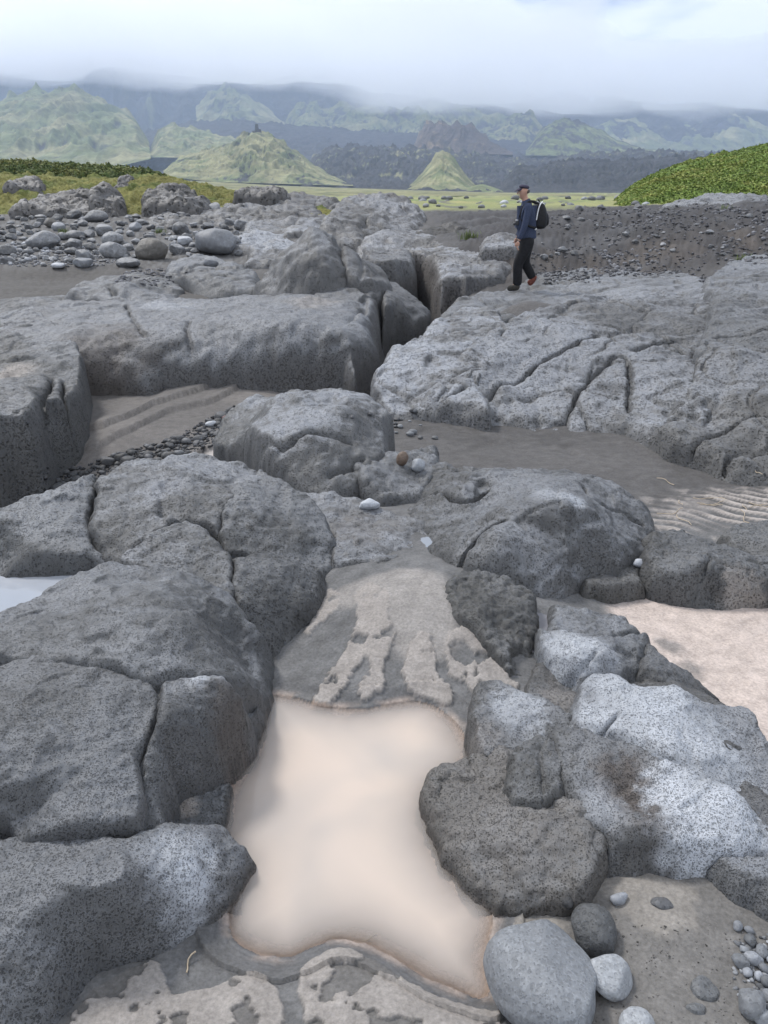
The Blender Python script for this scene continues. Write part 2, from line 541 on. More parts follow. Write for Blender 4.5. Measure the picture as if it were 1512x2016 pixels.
PALEFLAT = chaikin(pts([(1165, 1195, -.09), (1240, 1185, -.12), (1300, 1180, -.12), (1420, 1190, -.12), (1800, 1190, -.12), (1900, 1600, -.12), (1512, 1560, -.12), (1420, 1440, -.12), (1330, 1350, -.12), (1250, 1280, -.12)]), 2)
RIPPLE = chaikin(pts([(1265, 1010, -.14), (1330, 975, -.14), (1420, 960, -.14), (1700, 950, -.14), (1700, 1080, -.14), (1440, 1065, -.14), (1350, 1080, -.14), (1270, 1060, -.14)]), 2)
HOLLOW_PALE = chaikin(pts([(370, 905, -.5), (440, 872, -.5), (470, 880, -.48), (470, 930, -.45), (400, 930, -.5)]), 1)
SCARPS = [(pts([(330, 960, -.6), (370, 930, -.6), (400, 900, -.58)]), .05),
          (pts([(205, 850, -.55), (250, 830, -.55), (300, 800, -.55), (380, 778, -.55), (430, 762, -.55)]), .06),
          (pts([(190, 880, -.58), (260, 850, -.56), (330, 812, -.55), (420, 790, -.55), (470, 766, -.55)]), .05)]
FOOT = [np.array([atz(a, b, -.15)[:2] for a, b in ((800 + random.random() * 330, 832 + random.random() * 60) for _ in range(34))]), ]


def G0(x, y):
    z = _G(x / (y + 1), np.log(np.maximum(y, -0.5) + 1))
    d = seg_dist(x, y, GORGE)
    near = np.clip((y - 5.0) / 2.0, 0, 1)
    return z - 1.25 * np.exp(-(d / (0.28 + 0.018 * y)) ** 2) * near


def ground_full(x, y):
    """height, colour and wetness of the ground sheet"""
    sh = x.shape
    x = x.ravel().astype(float); y = y.ravel().astype(float)
    z = G0(x, y)
    n_m = fbm(x * 1.3, y * 1.3, 0.3, 4)
    n_s = fbm(x * 9, y * 9, 2.1, 4)
    n_f = fbm(x * 40, y * 40, 5.5, 3)
    far = sstep(25, 45, y)
    mid = sstep(8, 14, y)
    z = z + n_m * (0.012 + 0.05 * mid) + n_s * (0.004 + 0.02 * mid) + n_f * 0.0016
    z = z + far * fbm(x * .25, y * .25, 9.1, 4) * 0.5
    # colour, start with dark volcanic sand
    C = np.tile(np.array([.088, .084, .083]), (len(x), 1))
    C *= (1 + 0.35 * n_m + 0.25 * n_s)[:, None]
    W = np.zeros(len(x))

    def blend(m, col):
        nonlocal C
        C = C * (1 - m[:, None]) + np.asarray(col) * m[:, None]

    # pool bed and its strand lines
    near = y < 4.6
    xn, yn = x[near], y[near]
    dp = sdf(xn, yn, POOL) + 0.012 * fbm(xn * 14, yn * 14, 1.7, 3)
    zn = z[near]
    ins = np.clip(dp, 0, 1)
    zn = np.where(dp > 0, -0.13 * (1 - np.exp(-ins / 0.09)) - 0.004, zn * sstep(0, .10, -dp) + 0.5 * np.minimum(-dp, .1) * 0.15)
    tt = np.clip(-dp / 0.075, 0, 1)
    zn = zn + np.where(dp < 0, 0.0022 * np.round(tt * 6) * (tt < 1) + 0.013 * sstep(.9, 1.0, tt) * 0, 0)
    # mud plates with broken rims
    pl = np.full(xn.shape, -1.0)
    wob = 0.011 * fbm(xn * 26, yn * 26, 4.4, 4, gain=.6)
    xw, yw = xn + .016 * fbm(xn * 11, yn * 11, 6.1, 3), yn + .016 * fbm(xn * 11, yn * 11, 9.1, 3)
    for P in PLATES:
        bb = (xn > P[:, 0].min() - .05) & (xn < P[:, 0].max() + .05) & (yn > P[:, 1].min() - .05) & (yn < P[:, 1].max() + .05)
        pl[bb] = np.maximum(pl[bb], sdf(xw[bb], yw[bb], P))
    pl = pl + wob + .012 + .012 * gnoise(xn * 60, yn * 60, 2.2)
    pl = np.minimum(pl, .03 - .22 * (fbm(xn * 13 + 3, yn * 10, 5.2, 4) - .16))
    dpit = np.hypot(xn - PIT[0], (yn - PIT[1]) * .8)
    pl = np.where(dpit < .08, np.minimum(pl, dpit - .045 + .03 * fbm(xn * 18, yn * 18, 1.3, 3)), pl)
    pl_h = sstep(2.95, 2.55, yn + .15 * xn)
    zn = zn + 0.013 * sstep(-.003, .005, pl) * pl_h
    cr = np.full(xn.shape, -1.0)
    for P in CRUST:
        bb = (xn > P[:, 0].min() - .05) & (xn < P[:, 0].max() + .05) & (yn > P[:, 1].min() - .05) & (yn < P[:, 1].max() + .05)
        cr[bb] = np.maximum(cr[bb], sdf(xn[bb], yn[bb], P))
    flake = fbm(xn * 11 + 5, yn * 11, 7.7, 4)
    cr2 = np.minimum(cr + wob * 1.2, 0.03 - 0.25 * (flake - 0.02))
    zn = zn + 0.008 * sstep(-.002, .006, cr2)
    z[near] = zn
    full = lambda v, d=0.0: (lambda a: (a.__setitem__(near, v), a)[1])(np.full(len(x), float(d)))
    DP, PL, CR, CR2 = full(dp, -9), full(pl, -9), full(cr, -9), full(cr2, -9)
    nearmud = near * 1.0
    blend(nearmud * sstep(4.6, 4.0, y), np.array([.130, .129, .130]))
    C *= np.where(near, 1 + .5 * n_s + .25 * n_m, 1)[:, None]
    blend(full(sstep(-.02, .05, sdf(xn, yn, SILT_TOP) + .05 * fbm(xn * 6, yn * 6, 3, 3))) * .85, (.265, .247, .232))
    blend(sstep(.10, .02, -DP) * (DP > -.5), (.105, .104, .106))
    W = np.maximum(W, sstep(.07, .0, -DP) * (DP > -.5) * .8)
    blend(sstep(.035, .0, -DP) * sstep(-.1, .25, n_s + .1) * (DP > -.5) * .8, (.33, .265, .225))
    blend(sstep(.0, .004, PL) * .95, (.275, .252, .234))
    blend(sstep(.0, .006, CR) * .8, (.135, .128, .122))
    blend(sstep(.0, .004, CR2) * (.8 + .2 * n_s), (.285, .262, .243))
    blend((DP > 0) * 1.0, (.40, .31, .255))
    # right-hand mud with pale streaks
    mud_r = sstep(.20, .32, x) * sstep(2.0, 1.7, y) * near * (DP < -.05) * (CR < -.01)
    blend(mud_r, np.array([.150, .143, .136]))
    st = sstep(.05, .2, fbm(x * 4.5, y * 3.2, 8.2, 4))
    blend(mud_r * st * sstep(.3, -.15, x - .80) * .6, (.27, .248, .222))
    # pale dried flats
    pf = sdf(x, y, PALEFLAT) + .12 * n_m
    blend(sstep(-.03, .06, pf), (.46, .390, .350))
    blend(sstep(-.0, .1, pf) * sstep(.26, .44, fbm(x * 3, y * 3, 1.1, 5)) * .85, (.20, .185, .175))
    blend(sstep(-.0, .1, pf) * sstep(.1, .5, fbm(x * 1.1 + y * .8, y * 5 - x * 2.5, 4.1, 4)) * .5, (.32, .28, .26))
    z = z + sstep(0, .2, pf) * (.022 * np.abs(fbm(x * 2.2, y * 2.2, 6, 4)) + .003 * n_s)
    rp = sdf(x, y, RIPPLE)
    ph = (x * 0.55 + y * 1.0) * 2 * math.pi / 0.115 + 13 * fbm(x * .9, y * .9, 3.3, 3) + 5 * fbm(x * 3, y * 3, 3.3, 2)
    wv = np.sin(ph)
    rm = sstep(-.1, .25, rp + .2 * n_m) * sstep(-.45, .0, fbm(x * 1.3, y * 2.2, 7.3, 3) + .12)
    z = z + rm * 0.008 * wv
    blend(rm * sstep(-.35, .45, wv + .8 * n_m), (.34, .305, .28))
    blend(sstep(-.15, 0, rp) * sstep(.35, .0, rp) * sstep(.0, .35, n_s + n_m * .8) * .7, (.34, .305, .28))
    # footprints in the dark flat
    for q in FOOT[0]:
        dd = np.hypot(x - q[0], (y - q[1]))
        z = z - .014 * np.exp(-(dd / .07) ** 2)
    # scarps of the left hollow
    for P, hgt in SCARPS:
        b = (y > 4.5) & (y < 11) & (x < 0)
        xb, yb = x[b], y[b]
        d = seg_dist(xb, yb, P) + .04 * fbm(xb * 4, yb * 4, 2, 3)
        side = yb - np.interp(xb, P[:, 0], P[:, 1])
        ext = sstep(P[0, 0] - .4, P[0, 0], xb) * sstep(P[-1, 0] + .4, P[-1, 0], xb)
        z[b] += hgt * sstep(-.03, .03, side + .05 * fbm(xb * 5, yb * 5, 2, 3)) * np.exp(-(np.maximum(side, 0) / .8) ** 2) * ext
    hol = (x < -.4) & (y > 4) & (y < 10.5) & (z < -.3)
    blend(hol * (.45 + .4 * sstep(-.2, .3, n_m)), (.165, .152, .143))
    blend(sstep(-.05, .08, sdf(x, y, HOLLOW_PALE)), (.36, .33, .31))
    # upper plateau and sand bank
    up = sstep(10, 12, y) * sstep(0.5, -0.5, x)
    blend(up, np.array([.082, .077, .073]) * 1.0)
    C = C * np.where(up > .5, 1 + .3 * n_s, 1)[:, None]
    stony = sstep(16.5, 18, y) * sstep(2, 0, x) * (1 - far)
    blend(stony * sstep(-.3, .4, n_s), (.15, .148, .148))
    bank = sstep(15.0, 16.0, y) * sstep(1.0, 2.2, x) * sstep(34, 26, y)
    blend(bank, np.array([.050, .048, .050]))
    blend(bank * sstep(18.6, 16.5, y + .8 * n_m) * sstep(-.25, .25, fbm(x * 1.6, y * .5, 8.8, 4)) * .8, (.092, .080, .072))
    blend(bank * sstep(.1, .35, fbm(x * .35, y * .9, 2.7, 4)) * .6, (.10, .10, .105))
    C = C * np.where(bank > .5, 1 + .35 * n_s + .35 * n_m, 1)[:, None]
    z = z + bank * (.07 * n_s + .03 * n_f + .16 * fbm(x * .8, y * 1.6, 4.4, 4, ridged=True))
    # grass plain
    gr = sstep(29, 33, y + 2.5 * n_m - .35 * np.clip(x, 0, 8))
    g1 = fbm(x * .11, y * .05, 4.2, 4)
    gc = np.array([.22, .235, .095]) + np.outer(np.clip(g1, -.5, .5), np.array([.16, .10, .06]))
    C = C * (1 - gr[:, None]) + gc * gr[:, None]
    rocky = gr * sstep(.22, .36, fbm(x * .5, y * .22, 6.6, 4)) * .75
    blend(rocky, (.10, .10, .098))
    blend(sstep(500, 900, y) * sstep(-.1, .2, fbm(x * .004, y * .002, 3, 3)) * .8, (.06, .06, .065))
    return z.reshape(sh), C.reshape(sh + (3,)), W.reshape(sh), DP.reshape(sh)


rows = []
py = 2330.0
while py > 384:
    rows.append(atz(756, py, 0)[1])
    py -= 2.3 if py > 1120 else 2.0
rows = [-2.0, -0.8, 0.1] + rows + [900, 1200, 1700, 2500, 4000, 7000]
rows = np.array(rows)
s_in = np.linspace(-.60, .60, 660)
s_out = .60 + np.linspace(0.03, 1, 16) ** 1.6 * 1.6
cols = np.r_[-s_out[::-1], s_in, s_out]
GX = cols[None, :] * (np.maximum(rows, 0)[:, None] + .95)
GY = np.repeat(rows[:, None], len(cols), 1)
gz, gcol, gwet, gdp = ground_full(GX, GY)
F, used = grid_faces(np.ones(GX.shape, bool))
me = new_mesh('ground', np.c_[GX.ravel(), GY.ravel(), gz.ravel()], F, M_GROUND,
              {'col': np.clip(gcol.reshape(-1, 3), .02, .8), 'wet': gwet.ravel()})
tag(link('ground', me), kind='structure')


# ------------------------------------------------------------------ water
def water_mat(name, milk, clear_k, rough=.03):
    m, t, b = mat_new(name)
    d = N(t, 'ShaderNodeAttribute', attribute_name='depth')
    geo = N(t, 'ShaderNodeNewGeometry')
    nf = N(t, 'ShaderNodeTexNoise', i_Scale=2.1, i_Detail=2.0, i_Distortion=.5)
    t.links.new(geo.outputs['Position'], nf.inputs['Vector'])
    c = ramp(t, [(.34, (milk[0] * .78, milk[1] * .83, milk[2] * .88)), (.60, milk)], nf.outputs['Fac'])
    dr = ramp(t, [(.30, 0.0), (.85, 1.0)], mathn(t, 'MULTIPLY', d.outputs['Fac'], 1 / .13))
    t.links.new(mix(t, dr.outputs[0], (milk[0] * .74, milk[1] * .80, milk[2] * .86), c.outputs[0]), b.inputs['Base Color'])
    b.inputs['Roughness'].default_value = rough
    b.inputs['IOR'].default_value = 1.33
    nb = N(t, 'ShaderNodeTexNoise', i_Scale=14.0, i_Detail=1.0)
    t.links.new(geo.outputs['Position'], nb.inputs['Vector'])
    bp = N(t, 'ShaderNodeBump', i_Strength=.12, i_Distance=.004)
    t.links.new(nb.outputs['Fac'], bp.inputs['Height'])
    t.links.new(bp.outputs[0], b.inputs['Normal'])
    tr = N(t, 'ShaderNodeBsdfTransparent')
    gl = N(t, 'ShaderNodeBsdfGlossy', i_Roughness=rough)
    fr = N(t, 'ShaderNodeFresnel', i_IOR=1.33)
    thin = N(t, 'ShaderNodeMixShader')
    t.links.new(fr.outputs[0], thin.inputs[0])
    t.links.new(tr.outputs[0], thin.inputs[1])
    t.links.new(gl.outputs[0], thin.inputs[2])
    ms = N(t, 'ShaderNodeMixShader')
    e = mathn(t, 'SUBTRACT', 1.0, mathn(t, 'POWER', 2.718, mathn(t, 'MULTIPLY', d.outputs['Fac'], -clear_k)), True)
    t.links.new(e, ms.inputs[0])
    t.links.new(thin.outputs[0], ms.inputs[1])
    t.links.new(b.outputs[0], ms.inputs[2])
    t.links.new(ms.outputs[0], t.nodes['Material Output'].inputs['Surface'])
    return m


def water(name, P, z, bed, res, mat, margin=.03):
    P = np.asarray(P)
    x = np.arange(P[:, 0].min() - margin, P[:, 0].max() + margin, res)
    y = np.arange(P[:, 1].min() - margin, P[:, 1].max() + margin, res)
    X, Y = np.meshgrid(x, y)
    d = sdf(X, Y, P)
    F, used = grid_faces(d > -margin)
    dep = bed(X, Y, d)
    me = new_mesh(name, np.c_[X.ravel(), Y.ravel(), np.full(X.size, z)][used], F, mat, {'depth': dep.ravel()[used]})
    return tag(link(name, me), kind='structure')


M_POOL = water_mat('milky_water', (.645, .545, .47), 14)
M_PUD = water_mat('clear_puddle', (.40, .41, .44), 30, .02)
water('pool_water', POOL, 0.0, lambda X, Y, d: .13 * (1 - np.exp(-np.clip(d + .010 * fbm(X * 14, Y * 14, 1.7, 3), 0, 1) / .09)), .008, M_POOL)

# ------------------------------------------------------------------ lava outcrops
SURF = []       # height lookups for whatever rests on the rock


def height_at(x, y):
    z = float(ground_lookup(x, y))
    for (x0, y0, rx, ry, Z, K) in SURF:
        i, j = (y - y0) / ry, (x - x0) / rx
        a, b = int(i), int(j)
        if 0 <= i and 0 <= j and a < Z.shape[0] - 1 and b < Z.shape[1] - 1 and K[a, b]:
            fa, fb = i - a, j - b
            v = (Z[a, b] * (1 - fb) + Z[a, b + 1] * fb) * (1 - fa) + (Z[a + 1, b] * (1 - fb) + Z[a + 1, b + 1] * fb) * fa
            z = max(z, v)
    return z


def ground_lookup(x, y):
    r = np.searchsorted(rows, y) - 1
    r = min(max(r, 0), len(rows) - 2)
    s = x / (max(y, 0) + .95)
    c = min(max(np.searchsorted(cols, s) - 1, 0), len(cols) - 2)
    fr = (y - rows[r]) / (rows[r + 1] - rows[r])
    fc = (s - cols[c]) / (cols[c + 1] - cols[c])
    return (gz[r, c] * (1 - fc) + gz[r, c + 1] * fc) * (1 - fr) + (gz[r + 1, c] * (1 - fc) + gz[r + 1, c + 1] * fc) * fr


def outcrop(label, outline, ctrl, w=.08, c=.08, lump=.055, facet=.85, cell=.45, crack=.5, cracks=(), spots=(), tint=(.115, .121, .131),
            dust=.5, mat=None, seed=0, power=1.75, res=None, chk=0, pillow=.35, rough=1.0, brown=0.0, grow=.55, embed=.85, dyk=.4, zoff=0.0, crk=1.0):
    outline = [(p[0], p[1], p[2], p[3] * dyk) if p[0] not in ('Y', 'W') and len(p) == 4 else p for p in outline]
    P = chaikin(pts(outline), chk)
    Cc = pts(ctrl)
    Cc[:, 2] -= zoff
    dist = max(.9, np.hypot(Cc[:, 1].mean(), CAM_H))
    if res is None:
        res = max(.0028, 1.45 * dist / 770)
    ry = res * min(1.6, max(1.0, .55 / math.sin(math.atan2(CAM_H, dist))))
    x0, x1, y0, y1 = P[:, 0].min(), P[:, 0].max(), P[:, 1].min(), P[:, 1].max()
    # nothing is built far outside the wide field of view
    lim = lambda yy: .80 * (yy + 1.2) + .4
    x0, x1 = max(x0, -lim(y1)), min(x1, lim(y1))
    n = (x1 - x0) * (y1 - y0) / (res * ry)
    if n > 230000:
        k = math.sqrt(n / 230000)
        res *= k; ry *= k
    pad = w * (.35 + grow + .5) + 4 * res
    x = np.arange(x0 - pad, x1 + pad, res)
    y = np.arange(y0 - pad, y1 + pad, ry)
    X, Y = np.meshgrid(x, y)
    L = math.sqrt((x1 - x0) * (y1 - y0))
    so = seed * 17.31
    jig = fbm(X * 2.6 / L, Y * 2.6 / L, so, 5, gain=.55)
    d = sdf(X, Y, P) + jig * min(.10 * L, w * .9) + grow * w
    S = RBF(Cc[:, :2], Cc[:, 2], c * L, .0, False)(X, Y)
    S = np.clip(S, Cc[:, 2].min() - .05 * L, Cc[:, 2].max() + .02 * L)
    low = G0(X, Y) - .05 - .015 * dist
    zo = np.zeros_like(X); best = np.full_like(X, 1e9)
    for i in range(len(P)):
        a, b2_ = P[i], P[(i + 1) % len(P)]
        ex, ey = b2_[0] - a[0], b2_[1] - a[1]
        tt = np.clip(((X - a[0]) * ex + (Y - a[1]) * ey) / (ex * ex + ey * ey + 1e-12), 0, 1)
        dd = (X - a[0] - tt * ex) ** 2 + (Y - a[1] - tt * ey) ** 2
        m = dd < best
        zo = np.where(m, a[2] + tt * (b2_[2] - a[2]), zo)
        best = np.where(m, dd, best)
    join = sstep(.06, .16, zo - low - .05 - .015 * dist)
    base = np.maximum(low, np.minimum(zo + .5 * np.clip(S - zo, 0, .2) * join, S) - .006 - .012 * dist * embed)
    skirt = np.maximum(2.5 * res, w * .35)
    wl = w * .85 * (1 - .4 * join) * (1 + .7 * fbm(X * 1.7 / L, Y * 1.7 / L, so + 4, 3))
    t = np.clip(d / np.maximum(wl, .01), 0, 1)
    prof = (1 - (1 - t) ** power) ** (1 / power)
    Z = base + np.maximum(S - base, .01) * prof
    Z = np.where(d < 0, base + (low - base) * np.clip(-d / skirt, 0, 1) ** .7, Z)
    inb = sstep(0, .35, t)
    # big lumps, pillows between joints, joints
    q = 1.0 / L
    Ls = min(L, 2.2)
    Z = Z + inb * lump * Ls * (fbm(X * 2.4 * q, Y * 2.4 * q, Z * 2.4 * q + so, 3) * .30 + (fbm(X * 3.1 / Ls + 3, Y * 3.1 / Ls, Z * 3.1 / Ls + so, 4, ridged=True) - .25) * .34)
    # flat broken faces of two sizes
    for fs, fa in ((.34 * Ls, .30), (.15 * Ls, .24)):
        off = [np.zeros(X.shape, np.float32), np.zeros(X.shape, np.float32)]
        ww = fbm(X / fs * .8 + 3, Y / fs * .8, Z / fs * .8 + so, 2) * .35
        _, ef, cf = voro2(X / fs + ww + seed * 2.3, Y / fs - ww + Z / fs * .4, off)
        ax_, ay_ = _j2[cf, 0] - .5, _j2[(cf * 7 + 13) & 4095, 1] - .5
        Z = Z + inb * facet * fa * fs * (ax_ * off[0] + ay_ * off[1]) * sstep(0, .22, ef)
    wx = fbm(X / cell * .9, Y / cell * .9, Z / cell * .9 + so, 3) * .45
    wy = fbm(X / cell * .9 + 9, Y / cell * .9, Z / cell * .9 - so, 3) * .45
    f1, e, cid = voro2(X / cell + wx + Z / cell * .35 + seed * 3.7, Y / cell + wy + Z / cell * .5 + seed * 1.3)
    on = sstep(-.05, .2, fbm(X / cell * .5, Y / cell * .5, so + 8, 2) + crack - .5)
    Z = Z - inb * pillow * cell * .10 * np.minimum(f1, .8) ** 2
    gw = max(.014 * 2, 1.0 * res / cell)
    Z = Z - inb * on * cell * .06 * crack * np.exp(-(e / gw) ** 1.5)
    if crack >= .3:
        c3 = cell * .36
        g1, e3, cid3 = voro2(X / c3 + wx * 2 + Z / c3 * .4 + 5.1 * seed, Y / c3 + wy * 2 + Z / c3 * .3)
        on3 = sstep(.0, .25, fbm(X / cell * .8 + 4, Y / cell * .8, so + 2, 2))
        Z = Z - inb * on3 * (c3 * .045 * np.exp(-(e3 / max(.05, 1.2 * res / c3)) ** 1.4) + c3 * .10 * np.minimum(g1, .8) ** 2 + c3 * .06 * ((cid3 % 5) / 4 - .5) * sstep(0, .12, e3))
    for cr_ in cracks:
        Q = chaikin(pts(cr_), 2, False)
        dd = seg_dist(X + .02 * L * fbm(X * 7 * q, Y * 7 * q, so, 3), Y + .02 * L * fbm(X * 7 * q, Y * 7 * q, so + 3, 3), Q)
        cw = max(.003 * L, 1.0 * res)
        Z = Z - inb * crk * min(.05 * L, .14) * np.exp(-(dd / cw) ** 1.4) - inb * crk * crk * min(.006 * L, .018) * np.exp(-(dd / (cw * 4)) ** 2)
    # roughness along the normal
    Nn = normals_of(X, Y, Z)
    f = 1.0 / (dist * .022)
    a3 = fbm(X * f * .45, Y * f * .45, Z * f * .45 + so, 4)
    a4 = fbm(X * f * 1.9, Y * f * 1.9, Z * f * 1.9 + so, 3)
    disp = inb * rough * dist * (.0055 * a3 + .0026 * a4)
    V = np.stack([X, Y, Z], -1) + Nn * disp[..., None]
    Nn = normals_of(V[..., 0], V[..., 1], V[..., 2])
    # colour of the stone: base, dried silt film and painted highlights on the tops, stains
    b1 = fbm(X * 1.7 * q, Y * 1.7 * q, Z * 1.7 * q + so + 5, 4)
    b2 = fbm(X * 14 * q, Y * 14 * q, Z * 14 * q + so + 6, 4)
    Cl = .90 * (np.asarray(tint) * np.array([1.03, 1.0, .96]))[None, None] * (1 + .30 * b1 + .22 * b2)[..., None]
    Cl = Cl * (1 + .12 * ((cid % 7) / 3 - 1))[..., None]

    def blend(m, col):
        nonlocal Cl
        m = np.clip(m, 0, 1)[..., None]
        Cl = Cl * (1 - m) + np.asarray(col) * m
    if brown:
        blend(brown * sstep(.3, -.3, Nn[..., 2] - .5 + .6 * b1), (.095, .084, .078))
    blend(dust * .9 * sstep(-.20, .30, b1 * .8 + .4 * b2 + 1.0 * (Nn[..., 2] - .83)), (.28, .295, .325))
    for (sx, sy, sz, rr, st, kind) in spots:
        c0 = atz(sx, sy, sz)
        dd = np.hypot(X - c0[0], (Y - c0[1]) * .8) / rr
        m = st * sstep(1.0, .35, dd + .55 * b2 + .35 * b1)
        blend(m, {'crust': (.40, .42, .455), 'silt': (.27, .245, .225), 'brown': (.085, .073, .066), 'wet': (.06, .06, .063), 'mud': (.17, .158, .15)}[kind])
    # wet tide band where the stone stands in the pool
    if Y.min() < 2.4:
        dpool = -sdf(X, Y, POOL)
        blend(.75 * sstep(.040, .016, V[..., 2] + .010 * b2) * sstep(.10, .05, dpool), (.045, .044, .043))
        blend(.5 * sstep(.012, .004, V[..., 2] + .004 * b2) * sstep(.10, .05, dpool), (.20, .17, .15))
    keep = d > -skirt - 1.6 * ry
    F, used = grid_faces(keep)
    loc = np.array([X[keep].mean(), Y[keep].mean(), 0.0])
    VV = V.reshape(-1, 3)[used] - loc
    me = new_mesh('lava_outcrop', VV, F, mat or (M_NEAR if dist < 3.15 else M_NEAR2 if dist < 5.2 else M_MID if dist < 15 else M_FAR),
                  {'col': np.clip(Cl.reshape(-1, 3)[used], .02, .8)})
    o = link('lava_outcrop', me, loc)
    tag(o, label, 'rock')
    SURF.append((x[0], y[0], res, ry, V[..., 2], keep))
    return o


exec_near = True
# ---- foreground, left of the pool
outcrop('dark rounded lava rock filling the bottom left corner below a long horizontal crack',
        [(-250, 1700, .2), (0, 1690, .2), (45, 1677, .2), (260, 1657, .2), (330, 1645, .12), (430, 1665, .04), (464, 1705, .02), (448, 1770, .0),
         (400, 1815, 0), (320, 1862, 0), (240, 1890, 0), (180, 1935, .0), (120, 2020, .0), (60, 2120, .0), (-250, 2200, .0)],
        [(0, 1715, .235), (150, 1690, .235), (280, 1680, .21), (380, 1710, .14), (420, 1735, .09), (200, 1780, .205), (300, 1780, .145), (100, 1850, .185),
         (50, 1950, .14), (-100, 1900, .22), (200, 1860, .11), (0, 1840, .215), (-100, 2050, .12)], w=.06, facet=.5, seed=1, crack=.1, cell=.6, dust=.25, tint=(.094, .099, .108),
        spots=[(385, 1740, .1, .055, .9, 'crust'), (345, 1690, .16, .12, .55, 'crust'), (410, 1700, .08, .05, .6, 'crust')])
outcrop('dark pitted lava block at left edge, above the horizontal crack, beside a curving crack',
        [(-250, 1300, .33), (0, 1305, .33), (150, 1300, .33), (285, 1335, .31), (312, 1380, .3), (312, 1430, .27), (268, 1500, .27), (285, 1570, .24),
         (282, 1640, .2), (150, 1662, .2), (45, 1672, .2), (20, 1630, .22), (-250, 1650, .2)],
        [(0, 1330, .355), (150, 1330, .355), (270, 1360, .335), (280, 1420, .31), (230, 1500, .31), (150, 1450, .34), (0, 1500, .34), (250, 1600, .245),
         (100, 1600, .27), (0, 1640, .235)], w=.035, grow=.1, seed=2, crack=.1, cell=.7, dust=.25, tint=(.096, .101, .110))
outcrop('tall lava block rising straight from the left shore of the milky pool',
        [(300, 1345, .31), (360, 1325, .32), (440, 1325, .3), (500, 1345, .2), (524, 1385, .03), (512, 1450, .0), (494, 1500, 0), (452, 1545, 0.0),
         (440, 1552, .02), (340, 1562, .1), (325, 1640, .14), (288, 1640, .2), (290, 1570, .24), (272, 1500, .27), (316, 1430, .28), (316, 1385, .3)],
        [(330, 1360, .32), (450, 1345, .28), (350, 1420, .3), (430, 1420, .23), (480, 1400, .14), (300, 1520, .25), (380, 1500, .21), (440, 1500, .12), (310, 1600, .18)],
        w=.045, grow=.2, seed=3, crack=.1, cell=.6, dust=.3, tint=(.096, .101, .110), spots=[(390, 1335, .31, .05, .8, 'crust'), (440, 1330, .3, .04, .6, 'crust'), (465, 1500, .05, .08, .6, 'brown')])
outcrop('low rock ledge with a brown stain in the notch at the left pool shore',
        [(325, 1565, .05), (450, 1548, .02), (442, 1600, .01), (425, 1668, .01), (330, 1660, .08)],
        [(380, 1590, .055), (400, 1630, .05), (350, 1600, .075), (420, 1640, .03)], w=.03, seed=4, crack=0., dust=.2,
        spots=[(365, 1590, .05, .045, .9, 'silt')])
outcrop('wide pitted lava slab on the left between the small puddle and the pool',
        [(-250, 1290, .3), (0, 1238, .3), (110, 1185, .3), (225, 1122, .3), (330, 1128, .3), (440, 1160, .27), (462, 1215, .2), (480, 1260, .12),
         (522, 1310, .02), (520, 1370, .02), (440, 1340, .25), (300, 1348, .3), (150, 1313, .33), (-250, 1315, .3)],
        [(230, 1150, .36), (400, 1180, .32), (300, 1230, .395), (100, 1250, .36), (430, 1260, .28), (0, 1280, .36), (200, 1300, .37), (400, 1310, .31), (480, 1310, .14)],
        w=.06, seed=5, crack=.15, cell=.6, dust=.35, tint=(.100, .105, .113))
outcrop('leftmost block of the foreground lava ridge, behind the bright puddle',
        [(-250, 1080, .2), (0, 1140, .15), (165, 1128, .15), (232, 1105, .2), (205, 1080, .25), (178, 1058, .28), (176, 1010, .3), (185, 950, .3, .1),
         (100, 980, .3, .25), (0, 1012, .3, .3), (-250, 1080, .3, .4)],
        [(180, 965, .36), (100, 990, .36), (0, 1020, .34), (60, 1060, .3), (150, 1080, .27), (0, 1110, .2), (190, 1090, .24), (-150, 1060, .33)],
        w=.07, seed=6, grow=.15, embed=1.7, zoff=.045, dyk=.12, crack=.35, cell=.4, dust=.35, tint=(.092, .097, .104))
outcrop('highest hump of the foreground lava ridge, in front of the dark gravel hollow',
        [(185, 952, .3, .15), (250, 905, .33, .3), (330, 898, .33, .35), (420, 898, .33, .35), (500, 918, .3, .35), (540, 950, .25, .2), (445, 988, .31), (430, 1030, .31), (372, 1012, .31),
         (290, 1055, .29), (236, 1108, .25), (182, 1062, .28), (178, 1010, .3)],
        [(250, 915, .38), (330, 912, .38), (420, 912, .37), (490, 930, .33), (300, 960, .37), (400, 970, .36), (220, 1000, .35), (250, 1050, .31), (200, 1040, .32),
         (420, 1005, .33), (340, 1005, .34)], w=.07, seed=7, grow=.15, embed=1.7, zoff=.045, dyk=.12, crack=.3, cell=.5, dust=.55, tint=(.104, .108, .115))
outcrop('small rounded block in the middle of the foreground lava ridge, ringed by cracks',
        [(240, 1118, .25), (292, 1058, .29), (370, 1015, .31), (425, 1055, .29), (455, 1105, .25), (452, 1160, .25), (400, 1150, .27), (330, 1128, .28)],
        [(300, 1080, .33), (370, 1035, .34), (420, 1100, .3), (330, 1110, .31), (430, 1140, .28)], w=.05, seed=8, grow=.15, embed=1.7, zoff=.035, crack=.2, cell=.4, dust=.35, tint=(.104, .108, .115))
